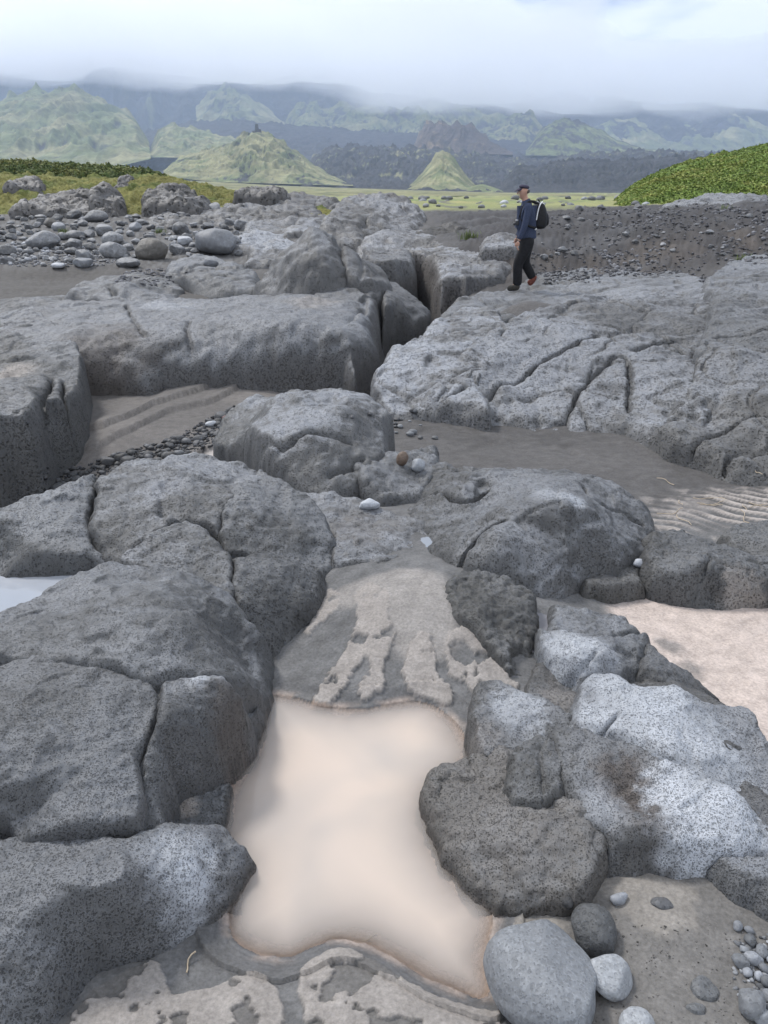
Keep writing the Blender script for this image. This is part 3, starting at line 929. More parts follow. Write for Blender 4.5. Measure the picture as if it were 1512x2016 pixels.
outcrop('dark right shoulder of the foreground lava ridge, sloping to the grey saddle',
        [(440, 1000, .3), (455, 960, .31, .2), (510, 925, .3, .3), (565, 965, .24, .2), (625, 1020, .15, .1), (672, 1080, .08), (668, 1130, .05), (640, 1128, .1), (590, 1108, .15), (520, 1095, .2),
         (440, 1070, .25), (430, 1035, .3)],
        [(470, 990, .345), (540, 985, .31), (600, 1030, .24), (650, 1088, .14), (560, 1060, .22), (480, 1055, .26), (505, 940, .34)], w=.06, seed=9, grow=.15, embed=1.7, zoff=.045, dyk=.15, crack=.25, cell=.4, dust=.3, tint=(.090, .094, .100))
outcrop('dark wedge of lava pointing down at the mud, under the ridge shoulder',
        [(458, 1110, .22), (520, 1100, .2), (590, 1108, .17), (645, 1140, .08), (642, 1190, .03), (602, 1240, .03), (525, 1300, .0), (480, 1255, .1), (462, 1200, .2)],
        [(490, 1130, .24), (570, 1125, .2), (610, 1160, .12), (540, 1200, .14), (500, 1180, .2), (560, 1240, .07)], w=.06, seed=10, grow=.2, embed=1.4, crack=.15, cell=.4, dust=.15, tint=(.078, .081, .086))

# ---- middle
outcrop('pale grey rounded mound in the centre, between gravel hollow and dark sand flat',
        [(448, 890, -.1), (455, 850, -.05), (500, 795, .1, .25), (570, 755, .3, .35), (640, 760, .3, .4), (700, 810, .2, .4), (755, 860, .1, .25), (735, 900, .08),
         (710, 935, .04), (715, 965, .0), (640, 985, .0), (560, 965, .0), (510, 920, -.05)],
        [(470, 860, .05), (520, 805, .25), (590, 775, .36), (640, 785, .36), (700, 830, .28), (740, 870, .16), (560, 870, .26), (620, 890, .22), (680, 930, .12), (600, 950, .08)],
        w=.12, seed=11, crack=.5, cell=.42, dust=.75, tint=(.125, .130, .138), cracks=[[(505, 905, .1), (560, 880, .25), (600, 850, .3), (690, 870, .22)], [(650, 962, .03), (690, 930, .1), (715, 905, .15)]])
outcrop('small broken rock carrying a brown stone and a white stone, right of central mound',
        [(700, 935, .05), (730, 897, .1), (780, 900, .08, .1), (850, 905, 0, .1), (858, 950, -.02), (832, 988, -.02), (760, 988, -.0), (712, 965, .02)],
        [(740, 925, .12), (800, 925, .08), (830, 945, .05), (770, 965, .05)], w=.08, seed=12, crack=.6, cell=.3, dust=.35)
outcrop('low grey saddle of smooth rock carrying a white pebble, below the central mound',
        [(556, 966, .0), (640, 985, 0), (720, 1003, 0), (780, 1030, .0), (850, 1055, .0), (845, 1085, .02), (820, 1115, .03), (740, 1125, .06), (662, 1120, .06), (665, 1080, .05), (615, 1020, .02)],
        [(600, 992, .05), (700, 1040, .08), (760, 1060, .075), (690, 1075, .11), (800, 1085, .065), (740, 1100, .12)], w=.07, seed=13, crack=.35, cell=.35, dust=.6, tint=(.115, .119, .127),
        spots=[(700, 1040, .08, .25, .35, 'mud')])
outcrop('broad dark rounded lava hump to the right of centre, beside the dark sand flat',
        [(815, 1012, .0), (850, 985, .03), (845, 950, 0), (860, 930, .0, .1), (940, 930, .1, .3), (1050, 930, .15, .35), (1130, 940, .12, .35), (1210, 970, .05, .25),
         (1268, 1020, -.05, .1), (1272, 1060, -.1), (1262, 1120, -.1), (1200, 1140, -.05), (1120, 1150, -.02), (1060, 1178, .0), (1030, 1180, .0), (950, 1150, .05),
         (880, 1125, .06), (845, 1085, .04), (820, 1040, .02)],
        [(865, 945, .08), (940, 945, .2), (1050, 945, .26), (1130, 955, .22), (1210, 990, .12), (1250, 1030, .03), (900, 1010, .14), (1000, 1000, .26), (1100, 1010, .25),
         (1030, 980, .26), (1180, 1050, .15), (1000, 1080, .2), (900, 1080, .13), (1080, 1110, .12), (1180, 1110, .04), (980, 1130, .12), (1040, 1150, .06)],
        w=.12, seed=14, crack=.5, cell=.5, dust=.4, tint=(.098, .102, .109),
        cracks=[[(1150, 950, .22), (1160, 985, .2), (1220, 1000, .1), (1262, 1030, .0)], [(905, 1110, .12), (950, 1045, .2), (1000, 1010, .27)], [(850, 985, .05), (920, 1000, .15), (960, 950, .22)]],
        spots=[(1130, 997, .24, .09, .7, 'crust'), (1080, 985, .25, .12, .5, 'crust')])
outcrop('squat dark rock tucked under the right end of the broad hump, at the pale mud',
        [(1138, 1150, -.05), (1200, 1128, -.05, .05), (1258, 1135, -.1, .05), (1255, 1172, -.1), (1200, 1187, -.1), (1150, 1182, -.08)],
        [(1180, 1150, .0), (1225, 1150, -.02)], w=.06, seed=15, crack=.2, dust=.1, tint=(.08, .08, .08))
outcrop('dark crumbly lava face on the right side of the grey mud slope',
        [(880, 1165, .1), (900, 1150, .1, .06), (980, 1160, .08, .06), (1050, 1200, .03, .05), (1058, 1260, .0), (1062, 1320, -.0), (1040, 1358, .0), (1000, 1345, .02), (960, 1290, .06),
         (920, 1240, .1), (880, 1210, .12)],
        [(920, 1180, .155), (980, 1190, .145), (1020, 1240, .09), (990, 1280, .095), (1030, 1310, .03), (950, 1230, .14), (900, 1200, .14)], w=.045, grow=.2, seed=16, crack=.7, cell=.12, dust=.15, tint=(.090, .092, .094), rough=2.4, lump=.10)

# ---- foreground, right of the pool
outcrop('grey rock with a frosted top beside a small mauve puddle, nearest the mud slope',
        [(1082, 1275, .03), (1088, 1215, .03), (1120, 1205, .0, .15), (1190, 1212, 0, .15), (1235, 1255, 0, .1), (1190, 1280, .05), (1140, 1285, .05)],
        [(1110, 1225, .11), (1180, 1230, .11), (1140, 1262, .12), (1200, 1262, .1)], w=.06, seed=17, dyk=-1.0, crack=.3, cell=.3, dust=.5)
outcrop('pitted lava block with frosted upper edge, split by a diagonal crack',
        [(1050, 1285, -.0), (1075, 1266, .03, .05), (1150, 1270, .03, .1), (1235, 1265, 0, .1), (1262, 1290, -.0), (1258, 1362, -.02), (1200, 1372, -.0), (1140, 1385, .0), (1100, 1352, .0), (1060, 1318, .0)],
        [(1078, 1283, .11), (1140, 1295, .145), (1200, 1285, .145), (1240, 1300, .1), (1130, 1345, .07), (1200, 1345, .08)], w=.05, seed=18, dyk=-1.0, crack=.3, cell=.3, dust=.3,
        cracks=[[(1095, 1350, .03), (1140, 1310, .14), (1170, 1290, .14)]], spots=[(1110, 1280, .12, .13, .8, 'crust'), (1180, 1285, .14, .1, .6, 'crust')])
outcrop('dark lava shoulder dropping to the pale mud flat on the right',
        [(1262, 1290, 0, .05), (1300, 1310, 0, .1), (1350, 1350, -.05, .1), (1410, 1425, -.1), (1380, 1432, -.1), (1330, 1400, 0), (1258, 1364, 0)],
        [(1280, 1315, .11), (1330, 1360, .07), (1300, 1350, .09), (1370, 1400, .02)], w=.06, seed=19, dyk=-1.0, crack=.2, dust=.15, tint=(.088, .091, .097))
outcrop('long frosted lava slab running down the right side towards the photograph edge',
        [(1130, 1430, .05), (1150, 1375, .05, .05), (1230, 1358, .1, .1), (1310, 1368, .1, .15), (1400, 1425, 0, .15), (1470, 1505, -.05, .15), (1530, 1590, -.08, .1),
         (1620, 1700, -.1, .1), (1580, 1760, .0), (1512, 1650, .1), (1400, 1575, .12), (1280, 1522, .12), (1220, 1492, .1), (1140, 1480, .08)],
        [(1150, 1400, .17), (1240, 1380, .22), (1310, 1400, .22), (1400, 1470, .18), (1470, 1560, .12), (1300, 1460, .22), (1400, 1540, .17), (1200, 1450, .17), (1500, 1620, .12)],
        w=.06, seed=20, dyk=-1.0, crack=.25, cell=.4, dust=.55, tint=(.118, .122, .13),
        cracks=[[(1150, 1475, .1), (1190, 1430, .19), (1215, 1405, .2)]],
        spots=[(1250, 1390, .22, .28, .75, 'crust'), (1360, 1430, .2, .2, .6, 'crust'), (1430, 1510, .16, .12, .5, 'crust'), (1170, 1430, .15, .08, .7, 'crust')])
outcrop('blunt pitted rock standing at the right shore corner of the milky pool',
        [(928, 1475, 0), (940, 1390, .02), (970, 1370, .03, .03), (1050, 1383, .05, .05), (1115, 1430, .05, .03), (1128, 1470, .05), (1060, 1482, .05), (1010, 1505, .05), (960, 1522, .03), (935, 1512, .0)],
        [(970, 1395, .12), (1050, 1410, .13), (1100, 1445, .11), (980, 1450, .12), (1050, 1460, .1)], w=.045, seed=21, dyk=-1.0, crack=.25, cell=.2, dust=.35, tint=(.10, .102, .106),
        spots=[(1020, 1400, .12, .12, .7, 'crust'), (955, 1480, .06, .08, .6, 'mud')])
outcrop('big right lava rock with a brown damp hollow and white crust',
        [(1090, 1482, .08), (1140, 1480, .1), (1280, 1505, .12), (1380, 1575, .1), (1490, 1645, .08), (1530, 1700, .05), (1540, 1745, .05), (1410, 1725, .04), (1330, 1730, .04),
         (1270, 1712, .04), (1200, 1722, .04), (1180, 1690, .05), (1105, 1590, .07), (1088, 1540, .08)],
        [(1120, 1500, .17), (1200, 1505, .185), (1300, 1545, .175), (1450, 1640, .16), (1400, 1600, .19), (1250, 1640, .165), (1180, 1590, .16), (1350, 1685, .125), (1480, 1700, .1),
         (1260, 1570, .145), (1220, 1550, .15), (1220, 1690, .1)], w=.055, seed=22, crack=.1, cell=.5, dust=.3, tint=(.112, .115, .121),
        spots=[(1230, 1550, .15, .13, .95, 'brown'), (1275, 1585, .15, .13, .95, 'brown'), (1400, 1600, .18, .2, .9, 'crust'), (1330, 1560, .17, .12, .7, 'crust'), (1440, 1650, .15, .13, .8, 'crust'), (1190, 1580, .16, .09, .4, 'crust')])
outcrop('brownish mud-smeared rock bulging into the milky pool from the right',
        [(856, 1560, .0), (875, 1530, .02), (960, 1500, .04), (1090, 1495, .08), (1120, 1590, .07), (1190, 1690, .06), (1130, 1792, .02), (1040, 1782, .01), (980, 1788, .0), (920, 1742, .0),
         (870, 1662, .0), (848, 1600, .0)],
        [(900, 1560, .08), (1000, 1540, .11), (1080, 1560, .12), (930, 1640, .085), (1020, 1640, .115), (1100, 1680, .125), (1090, 1600, .145), (970, 1720, .06), (1060, 1740, .075)], w=.05, seed=23, crack=.5, cell=.3,
        dust=.25, tint=(.122, .120, .118), rough=1.5, lump=.04,
        spots=[(1000, 1600, .1, .3, .5, 'mud')])
outcrop('dark lava knob between the mud-smeared rock and the frosted slab',
        [(1000, 1565, .1), (1008, 1510, .1), (1060, 1478, .1), (1100, 1498, .1), (1107, 1580, .1), (1060, 1598, .1), (1012, 1592, .1)],
        [(1050, 1520, .165), (1060, 1570, .14), (1020, 1560, .135)], w=.03, seed=24, crack=.3, cell=.12, dust=.2, tint=(.085, .087, .09), cracks=[[(1062, 1480, .15), (1066, 1540, .16), (1075, 1590, .13)]])
outcrop('pale pitted rock cut by the right edge above the coarse grey mud',
        [(1400, 1732, .04), (1450, 1717, .05), (1560, 1722, .06), (1640, 1800, .06), (1600, 1870, .02), (1512, 1835, .02), (1455, 1792, .02)],
        [(1470, 1740, .11), (1530, 1760, .12), (1480, 1785, .07)], w=.045, seed=25, crack=.1, dust=.5)

outcrop('low dark bedrock apron joining the frosted rocks on the right of the pool',
        [(1040, 1370, .02), (1060, 1290, .02), (1150, 1270, .02), (1250, 1330, .0), (1380, 1430, -.05), (1500, 1560, -.03), (1560, 1720, .03), (1420, 1730, .03), (1200, 1710, .03), (1090, 1600, .05), (1000, 1520, .04), (960, 1500, .03)],
        [(1100, 1380, .045), (1130, 1440, .065), (1060, 1490, .075), (1200, 1490, .125), (1300, 1520, .13), (1110, 1560, .10), (1400, 1580, .12), (1250, 1400, .12), (1200, 1370, .06), (1300, 1650, .09)],
        w=.05, seed=57, crack=.3, cell=.3, dust=.15, tint=(.095, .096, .099), spots=[(1120, 1440, .06, .12, .7, 'mud'), (1100, 1390, .04, .12, .7, 'mud')])

# ---- right of the hump
outcrop('low dark lava ridge between rippled sand and pale mud flat on the right',
        [(1265, 1150, -.1), (1275, 1090, -.08, .05), (1330, 1073, -.05, .12), (1390, 1103, -.08, .1), (1512, 1140, -.1, .15), (1640, 1190, -.1, .1), (1600, 1215, -.12), (1512, 1190, -.12), (1400, 1190, -.12),
         (1320, 1187, -.12), (1280, 1172, -.1)],
        [(1300, 1100, .05), (1340, 1095, .06), (1390, 1130, .03), (1460, 1150, .02), (1330, 1140, .02), (1400, 1170, -.05), (1540, 1175, -.02)], w=.09, seed=26, dyk=-.4, crack=.35, cell=.4, dust=.2, tint=(.09, .093, .098),
        spots=[(1470, 1145, .02, .12, .8, 'silt')], cracks=[[(1350, 1190, -.08), (1365, 1140, .04), (1395, 1110, .05)]])
outcrop('small dark rock at the right edge beside the rippled sand',
        [(1425, 1082, -.12), (1440, 1055, -.1, .05), (1512, 1048, -.1, .15), (1640, 1060, -.1, .15), (1640, 1150, -.13), (1512, 1130, -.13), (1440, 1107, -.13)],
        [(1455, 1070, -.03), (1530, 1070, 0), (1500, 1100, -.04)], w=.08, seed=27, dyk=-.4, crack=.1, dust=.1, tint=(.085, .087, .09))

# ---- big right-hand outcrop
outcrop('light grey left flank of the great right outcrop, sloping into the gorge',
        [(728, 815, -.25), (760, 824, -.15), (880, 830, -.15), (960, 810, .0), (945, 730, .2), (1010, 665, .3), (990, 620, .3), (915, 640, .1, .1), (862, 690, -.1), (805, 735, -.2), (752, 780, -.3)],
        [(760, 795, -.06), (820, 740, .10), (880, 690, .22), (930, 650, .30), (860, 780, .02), (900, 740, .13), (800, 800, -.08), (980, 640, .34)], w=.14, grow=.0, seed=28, crack=.6, cell=.9, dust=1.0, rough=1.1, lump=.05, facet=.6, tint=(.135, .140, .150), pillow=.8,
        cracks=[[(850, 760, .15), (900, 735, .22), (960, 700, .28)], [(770, 800, 0), (850, 770, .12), (885, 720, .25)]])
outcrop('great cracked lava outcrop with many joints, behind the dark sand flat',
        [(880, 828, -.15), (1000, 835, -.15), (1100, 852, -.15), (1185, 852, -.15), (1240, 859, -.15), (1292, 884, -.15), (1340, 830, .1), (1420, 740, .2), (1415, 620, .35), (1400, 605, .35, .5), (1300, 592, .35, .6),
         (1180, 602, .35, .6), (1090, 620, .35, .5), (1000, 650, .3, .4), (930, 700, .25, .3), (850, 770, .1, .2)],
        [(930, 725, .17), (1000, 670, .30), (1090, 640, .37), (1180, 620, .39), (1300, 610, .41), (1390, 625, .40), (950, 790, -.02), (1050, 740, .11), (1150, 700, .22), (1250, 680, .26), (1350, 720, .22),
         (1000, 800, -.04), (1100, 800, -.02), (1200, 790, .04), (1280, 820, .02), (1200, 830, -.07)], w=.2, seed=29, crk=.7, crack=.85, cell=.8, dust=.65, rough=1.2, lump=.05, facet=.7, tint=(.118, .122, .13), pillow=.6,
        cracks=[[(1110, 850, -.05), (1115, 790, .12), (1120, 730, .3), (1180, 680, .38), (1240, 660, .4), (1250, 740, .3)], [(935, 730, .28), (1010, 690, .36), (1100, 660, .39), (1180, 640, .41)],
                [(1205, 840, .0), (1150, 800, .15), (1120, 780, .2)], [(960, 830, -.05), (1040, 760, .25), (1120, 730, .32)], [(1250, 660, .4), (1320, 640, .42), (1395, 660, .4)]])
outcrop('craggy lower right lava block reaching out onto the sand flat at the photograph edge',
        [(1290, 884, -.15), (1330, 907, -.15), (1400, 924, -.15), (1450, 949, -.15), (1512, 960, -.15), (1700, 1000, -.15), (1850, 900, -.1), (1750, 700, .3, .5), (1512, 685, .3, .3), (1420, 695, .3, .2), (1355, 780, .2), (1315, 840, .0)],
        [(1320, 850, .03), (1360, 790, .15), (1420, 720, .33), (1512, 710, .38), (1400, 850, .04), (1512, 850, .09), (1450, 900, -.01), (1650, 800, .22), (1650, 900, .02)], w=.16, seed=30, crk=.7, crack=.9, cell=.7, dust=.5, rough=1.3, lump=.06, facet=.8, pillow=.6,
        tint=(.112, .114, .118), cracks=[[(1340, 870, .05), (1400, 820, .2), (1450, 780, .3), (1512, 770, .32)], [(1420, 920, -.02), (1440, 860, .12), (1512, 830, .22)]])
outcrop('smooth upper right block of the great outcrop, at the photograph edge',
        [(1405, 700, .3), (1418, 600, .35, .1), (1512, 563, .4, .4), (1720, 548, .5, .5), (1780, 700, .4), (1512, 710, .3)],
        [(1430, 620, .48), (1512, 597, .56), (1512, 650, .48), (1650, 600, .6), (1430, 670, .4)], w=.2, seed=31, crack=.5, cell=.8, dust=.4, pillow=.6, cracks=[[(1410, 660, .42), (1440, 655, .45), (1512, 645, .5)]])
outcrop('long lava ledge the hiker is walking along',
        [(885, 655, -.1), (888, 610, .1), (925, 580, .12, .1), (1010, 568, .1, .3), (1080, 553, .12, .6), (1200, 538, .2, 1.), (1340, 543, .25, 1.), (1430, 565, .25, .8), (1430, 640, .2), (1300, 645, .0), (1100, 665, .0),
         (1000, 700, -.1), (920, 710, -.2)],
        [(905, 615, .0), (940, 595, .06), (1030, 577, -.01), (1078, 562, .07), (1200, 552, .15), (1340, 556, .24), (1400, 580, .28), (1300, 590, .17), (1150, 590, .04), (1000, 615, -.03), (960, 650, -.06)],
        w=.3, facet=.5, dyk=1.6, zoff=-.05, seed=32, crack=.55, cell=1.1, dust=.6, tint=(.112, .116, .122), lump=.02, pillow=.8, cracks=[[(885, 640, .05), (950, 620, .15), (1010, 600, .18)], [(1170, 610, .1), (1180, 580, .25), (1190, 560, .3)], [(1330, 610, .2), (1325, 580, .32), (1340, 560, .36)]])
outcrop('grey rock rising at the right edge behind the ledge',
        [(1410, 605, .3), (1405, 557, .35, .3), (1460, 530, .4, .5), (1512, 512, .5, .6), (1720, 505, .5, .6), (1720, 600, .4), (1512, 610, .3)],
        [(1430, 565, .42), (1480, 540, .5), (1560, 530, .6), (1560, 570, .5)], w=.25, seed=33, crack=.5, cell=.7, dust=.5)
outcrop('pale water-worn rock wall on the far side of the gorge',
        [(800, 590, -.5), (785, 562, -.3), (850, 493, .3, .5), (930, 483, .4, .8), (1000, 500, .3, .8), (1040, 545, .0), (1000, 570, -.1), (915, 590, -.2), (890, 650, -.8), (862, 692, -1.0), (838, 660, -1.0), (818, 615, -.8)],
        [(800, 566, -.02), (850, 510, .33), (930, 500, .42), (900, 548, .1), (830, 586, -.12), (875, 600, -.12), (852, 630, -.40), (975, 545, .12)], w=.3, grow=-.1, zoff=-.10, seed=34, crack=.5, cell=.9, dust=1.0, tint=(.17, .172, .178), pillow=.8,
        brown=.7, spots=[(960, 530, .3, 1.1, .8, 'wet')])

# ---- left wall and blocks
outcrop('long smooth lava wall above the gravel hollow on the left, cut by vertical cracks',
        [(150, 785, -.6), (300, 774, -.55), (450, 766, -.55), (560, 768, -.55), (650, 772, -.55), (690, 802, -.6), (722, 815, -.7), (748, 780, -.7), (745, 700, -.5), (745, 640, -.2), (715, 600, .1, .2), (640, 585, .1, .5),
         (560, 568, .15, .5), (480, 585, .1, .4), (400, 590, .1, .4), (300, 595, .1, .3), (180, 582, .1, .3), (0, 590, .05, .3), (-300, 600, .0), (-300, 700, .0), (100, 730, -.2)],
        [(160, 690, .0), (250, 650, .1), (400, 645, .12), (520, 610, .22), (560, 590, .27), (640, 612, .21), (700, 650, .1), (728, 700, -.06), (620, 680, .06), (500, 690, .02), (350, 690, -.03), (250, 700, -.08),
         (100, 640, .1), (0, 620, .1), (200, 610, .14), (300, 612, .13), (690, 730, -.12), (600, 730, -.15), (450, 730, -.2), (440, 605, .12), (0, 670, .03)], w=.75, crk=.45, power=2.3, grow=.0, facet=.5, seed=35, crack=.25, cell=1.5, dust=.45, tint=(.098, .102, .11), lump=.02,
        brown=.3, pillow=.3, spots=[(200, 740, -.35, .9, .7, 'brown'), (620, 600, .2, .5, .5, 'silt'), (330, 600, .13, .6, .35, 'crust')],
        cracks=[[(248, 600, .14), (270, 640, .11), (280, 660, .05)], [(365, 630, .12), (365, 690, -.03), (368, 755, -.5)], [(300, 690, -.06), (315, 730, -.3), (322, 770, -.5)], [(205, 690, -.03), (220, 730, -.3), (235, 775, -.5)],
                [(530, 680, .03), (535, 720, -.12), (530, 765, -.5)], [(640, 690, .03), (635, 730, -.15), (632, 768, -.5)]])
outcrop('steep dark lava block with a sandy hollow on top at the left edge',
        [(168, 850, -.5), (150, 902, -.65), (105, 930, -.7), (78, 972, -.75), (40, 990, -.8), (0, 1005, -.8), (-250, 1050, -.8), (-300, 700, .0), (0, 635, .0, .1), (60, 615, .05, .15), (130, 675, .0, .1), (158, 720, -.1)],
        [(0, 655, .05), (60, 635, .1), (120, 700, .03), (0, 735, -.02), (60, 770, -.01), (72, 800, -.03), (30, 850, -.1), (130, 780, -.06), (140, 840, -.2), (0, 800, -.0), (-150, 750, .05), (20, 930, -.3), (110, 880, -.3)],
        w=.09, seed=36, crack=.5, cell=.8, dust=.4, tint=(.10, .104, .11), cracks=[[(80, 975, -.7), (75, 880, -.3), (78, 800, -.05), (100, 730, .02)], [(145, 890, -.5), (130, 800, -.1), (118, 740, .02)]],
        spots=[(20, 735, -.02, .3, .9, 'silt')])
outcrop('pointed cone of lava standing left of the gorge',
        [('W', -1.90, 13.1, .05), ('W', -1.55, 12.35, .05), ('W', -.95, 12.1, .0), ('W', -.66, 12.5, .0), ('W', -.62, 13.4, .05), ('W', -.9, 14.0, .1), ('W', -1.5, 13.9, .1)],
        [('W', -1.18, 13.0, 1.16), ('W', -.8, 13.0, .98), ('W', -1.6, 13.0, .72), ('W', -1.2, 12.4, .8), ('W', -1.2, 13.7, .9)], w=.62, power=1.35, chk=1, seed=37, crack=.4, cell=.9, dust=.5, facet=.5, lump=.03, rough=1.2, tint=(.112, .115, .121))
outcrop('upright lava block split off the right side of the pointed cone',
        [('W', -.66, 12.35, .0), ('W', -.28, 12.1, .0), ('W', .02, 12.6, -.2), ('W', .04, 13.4, -.1), ('W', -.3, 13.9, .1), ('W', -.63, 13.8, .1)],
        [('W', -.58, 13.0, .86), ('W', -.3, 12.9, .66), ('W', -.06, 13.0, .34), ('W', -.5, 12.5, .6), ('W', -.3, 13.5, .6)], w=.30, power=1.5, chk=1, seed=38, crack=.4, cell=.8, dust=.35, facet=.6, lump=.03, tint=(.098, .10, .105), cracks=[[('W', -.36, 12.1, .4), ('W', -.33, 12.6, .6), ('W', -.36, 13.2, .6)]])
outcrop('rounded rock at the foot of the pointed cone',
        [(590, 600, .0), (600, 565, .05, .2), (650, 550, .1, .4), (700, 575, .1, .4), (725, 610, .0, .2), (700, 630, -.0), (640, 625, .0)],
        [(620, 575, .27), (660, 565, .33), (700, 595, .2), (640, 600, .15)], w=.25, seed=39, crack=.5, cell=.8, dust=.35, tint=(.105, .108, .114))
outcrop('dark smooth slab leaning into the gorge right of the long wall',
        [(742, 735, -.8), (745, 640, -.3), (728, 600, .0), (750, 560, .1, .4), (790, 560, .1, .3), (830, 620, -.2, .2), (858, 685, -.7), (830, 715, -.8), (790, 730, -.9)],
        [(750, 610, .12), (765, 570, .24), (790, 590, .12), (810, 640, -.15), (780, 670, -.18), (840, 680, -.5), (760, 700, -.45)], w=.16, grow=-.3, seed=40, crack=.7, cell=.8, dust=.2, tint=(.085, .087, .092))
outcrop('dark hump closing the gorge behind the leaning slab',
        [(730, 560, .0), (722, 520, .1, .2), (760, 505, .2, .5), (800, 520, .2, .5), (808, 560, -.1), (780, 580, -.2)],
        [(740, 520, .42), (775, 515, .42), (790, 545, .15), (750, 545, .25)], w=.3, seed=41, crack=.4, cell=.9, dust=.3, tint=(.09, .092, .097))

# ---- plateau rocks behind the left wall
outcrop('low pitted hump with a crack, in front of the sandy strip on the left plateau',
        [(145, 590, .08), (160, 565, .1, .1), (200, 552, .1, .4), (260, 548, .1, .5), (340, 565, .1, .4), (345, 590, .08), (280, 600, .08), (210, 592, .1)],
        [(170, 572, .2), (205, 560, .3), (250, 558, .29), (310, 575, .17), (230, 580, .2)], w=.25, seed=42, crack=.4, cell=.8, dust=.35, cracks=[[(212, 555, .3), (225, 570, .26), (228, 590, .12)]])
outcrop('flat fractured rock on the plateau between sand pockets, left of the cone',
        [(330, 560, .1), (350, 530, .15, .3), (400, 515, .2, .5), (450, 540, .15, .3), (500, 560, .1, .3), (505, 580, .1), (430, 580, .1)],
        [(360, 545, .27), (400, 528, .36), (440, 555, .24), (480, 570, .2)], w=.25, seed=43, crack=.9, cell=.6, dust=.5)


def far_rock(label, L, Y0, h, pix, seed, **kw):
    """outcrop drawn at distance Y0: pix = silhouette from left foot over the top to the right foot, with its depth"""
    dep = kw.pop('depth', 2.5)
    ol = [('Y', a, b, Y0 + f * dep) for a, b, f in L]
    outcrop(label, ol, [('Y', a, b, Y0 + f * dep) for a, b, f in pix], seed=seed, **kw)


F2 = M_FAR
far_rock('pale smooth rock hump left of the pointed cone', [(500, 525, 0), (505, 490, .5), (540, 475, 1), (590, 478, 1), (610, 520, .3), (560, 530, 0)], 17.5, 0,
         [(520, 485, .5), (550, 478, .8), (585, 485, .8), (560, 505, .2), (530, 505, .2)], 44, w=.4, dust=.9, tint=(.15, .153, .16), cell=.9)
far_rock('pale double-humped rock behind the boulder field, left of the gorge', [(465, 500, 0), (470, 470, .5), (510, 455, 1), (560, 465, 1), (590, 490, .4), (540, 505, 0)], 19.5, 0,
         [(490, 470, .5), (515, 458, .8), (550, 467, .8), (520, 485, .2), (570, 480, .5)], 45, w=.5, dust=1.0, tint=(.17, .172, .18), cell=1.0, depth=3)
far_rock('smooth grey hump just behind the tip of the cone', [(570, 470, 0), (575, 445, .5), (620, 430, 1), (650, 440, 1), (655, 475, .3)], 22, 0,
         [(590, 445, .5), (620, 434, .8), (640, 445, .7), (615, 455, .2)], 46, w=.6, dust=.8, tint=(.15, .152, .157), cell=1.2, depth=3)
far_rock('grey rock slope with a ledge, left of the gorge in the distance', [(480, 465, 0), (490, 440, .5), (530, 432, 1), (570, 440, 1), (575, 465, .2)], 23, 0,
         [(505, 442, .5), (535, 436, .8), (560, 444, .7), (530, 450, .2)], 47, w=.6, dust=.6, tint=(.14, .142, .147), cell=1.2, depth=3)
far_rock('long layered rough lava shelf behind the boulder field', [(290, 450, 0), (300, 425, .3), (400, 405, 1), (520, 395, 1), (600, 415, 1), (640, 430, .6), (660, 455, .2), (560, 450, 0), (430, 455, 0)], 25, 0,
         [(320, 428, .3), (400, 410, .8), (480, 402, .9), (560, 408, .9), (620, 425, .6), (500, 425, .4), (420, 430, .3), (560, 435, .2)], 48, w=.7, dust=.4, tint=(.125, .125, .128), cell=1.0, crack=1.0, depth=5, rough=1.8, lump=.07)
far_rock('dark lichen-topped lava block at the head of the gorge', [(540, 425, 0), (545, 392, .5), (590, 382, 1), (640, 385, 1), (660, 405, .8), (662, 450, .1), (640, 430, 0), (590, 425, 0)], 29, 0,
         [(555, 395, .4), (595, 388, .7), (635, 392, .7), (652, 412, .4), (600, 405, .2), (650, 430, .1)], 49, w=.7, dust=.3, tint=(.11, .11, .112), cell=1.3, crack=.8, depth=4, rough=1.6)
far_rock('big craggy grey outcrop on the right bank of the gorge head', [(655, 480, 0), (658, 440, .2), (675, 405, .6), (705, 388, 1), (750, 378, 1.2), (790, 385, 1.2), (812, 415, 1), (815, 450, .5), (760, 480, 0), (700, 490, 0)], 20.5, 0,
         [(668, 435, .2), (685, 405, .6), (720, 390, .9), (755, 382, 1.0), (785, 395, 1.0), (740, 430, .4), (700, 445, .2), (780, 445, .4), (720, 468, .1)], 50, w=.7, dust=.6, tint=(.145, .146, .15), cell=1.1, crack=.8, depth=5, rough=1.6, lump=.06)
far_rock('pale boulder-like rock face stained with dark sand, right of the gorge head', [(715, 500, 0), (730, 460, .4), (770, 445, .8), (830, 450, 1), (850, 480, .6), (820, 510, .2), (770, 515, 0)], 18.5, 0,
         [(740, 470, .4), (775, 455, .7), (825, 460, .8), (790, 485, .3), (750, 490, .2), (830, 485, .4)], 51, w=.5, dust=.6, tint=(.14, .14, .142), cell=1.0, depth=3)
far_rock('dark lava hummock among the sand behind the gorge', [(790, 540, 0), (795, 490, .4), (830, 455, .8), (900, 430, 1.2), (960, 440, 1.2), (940, 480, .8), (870, 500, .3), (830, 540, 0)], 18.0, 0,
         [(810, 500, .3), (840, 465, .7), (895, 440, 1.0), (940, 450, 1.0), (880, 475, .6), (840, 500, .2)], 52, w=.6, dust=.0, tint=(.06, .058, .058), cell=1.2, depth=4, crack=.3)
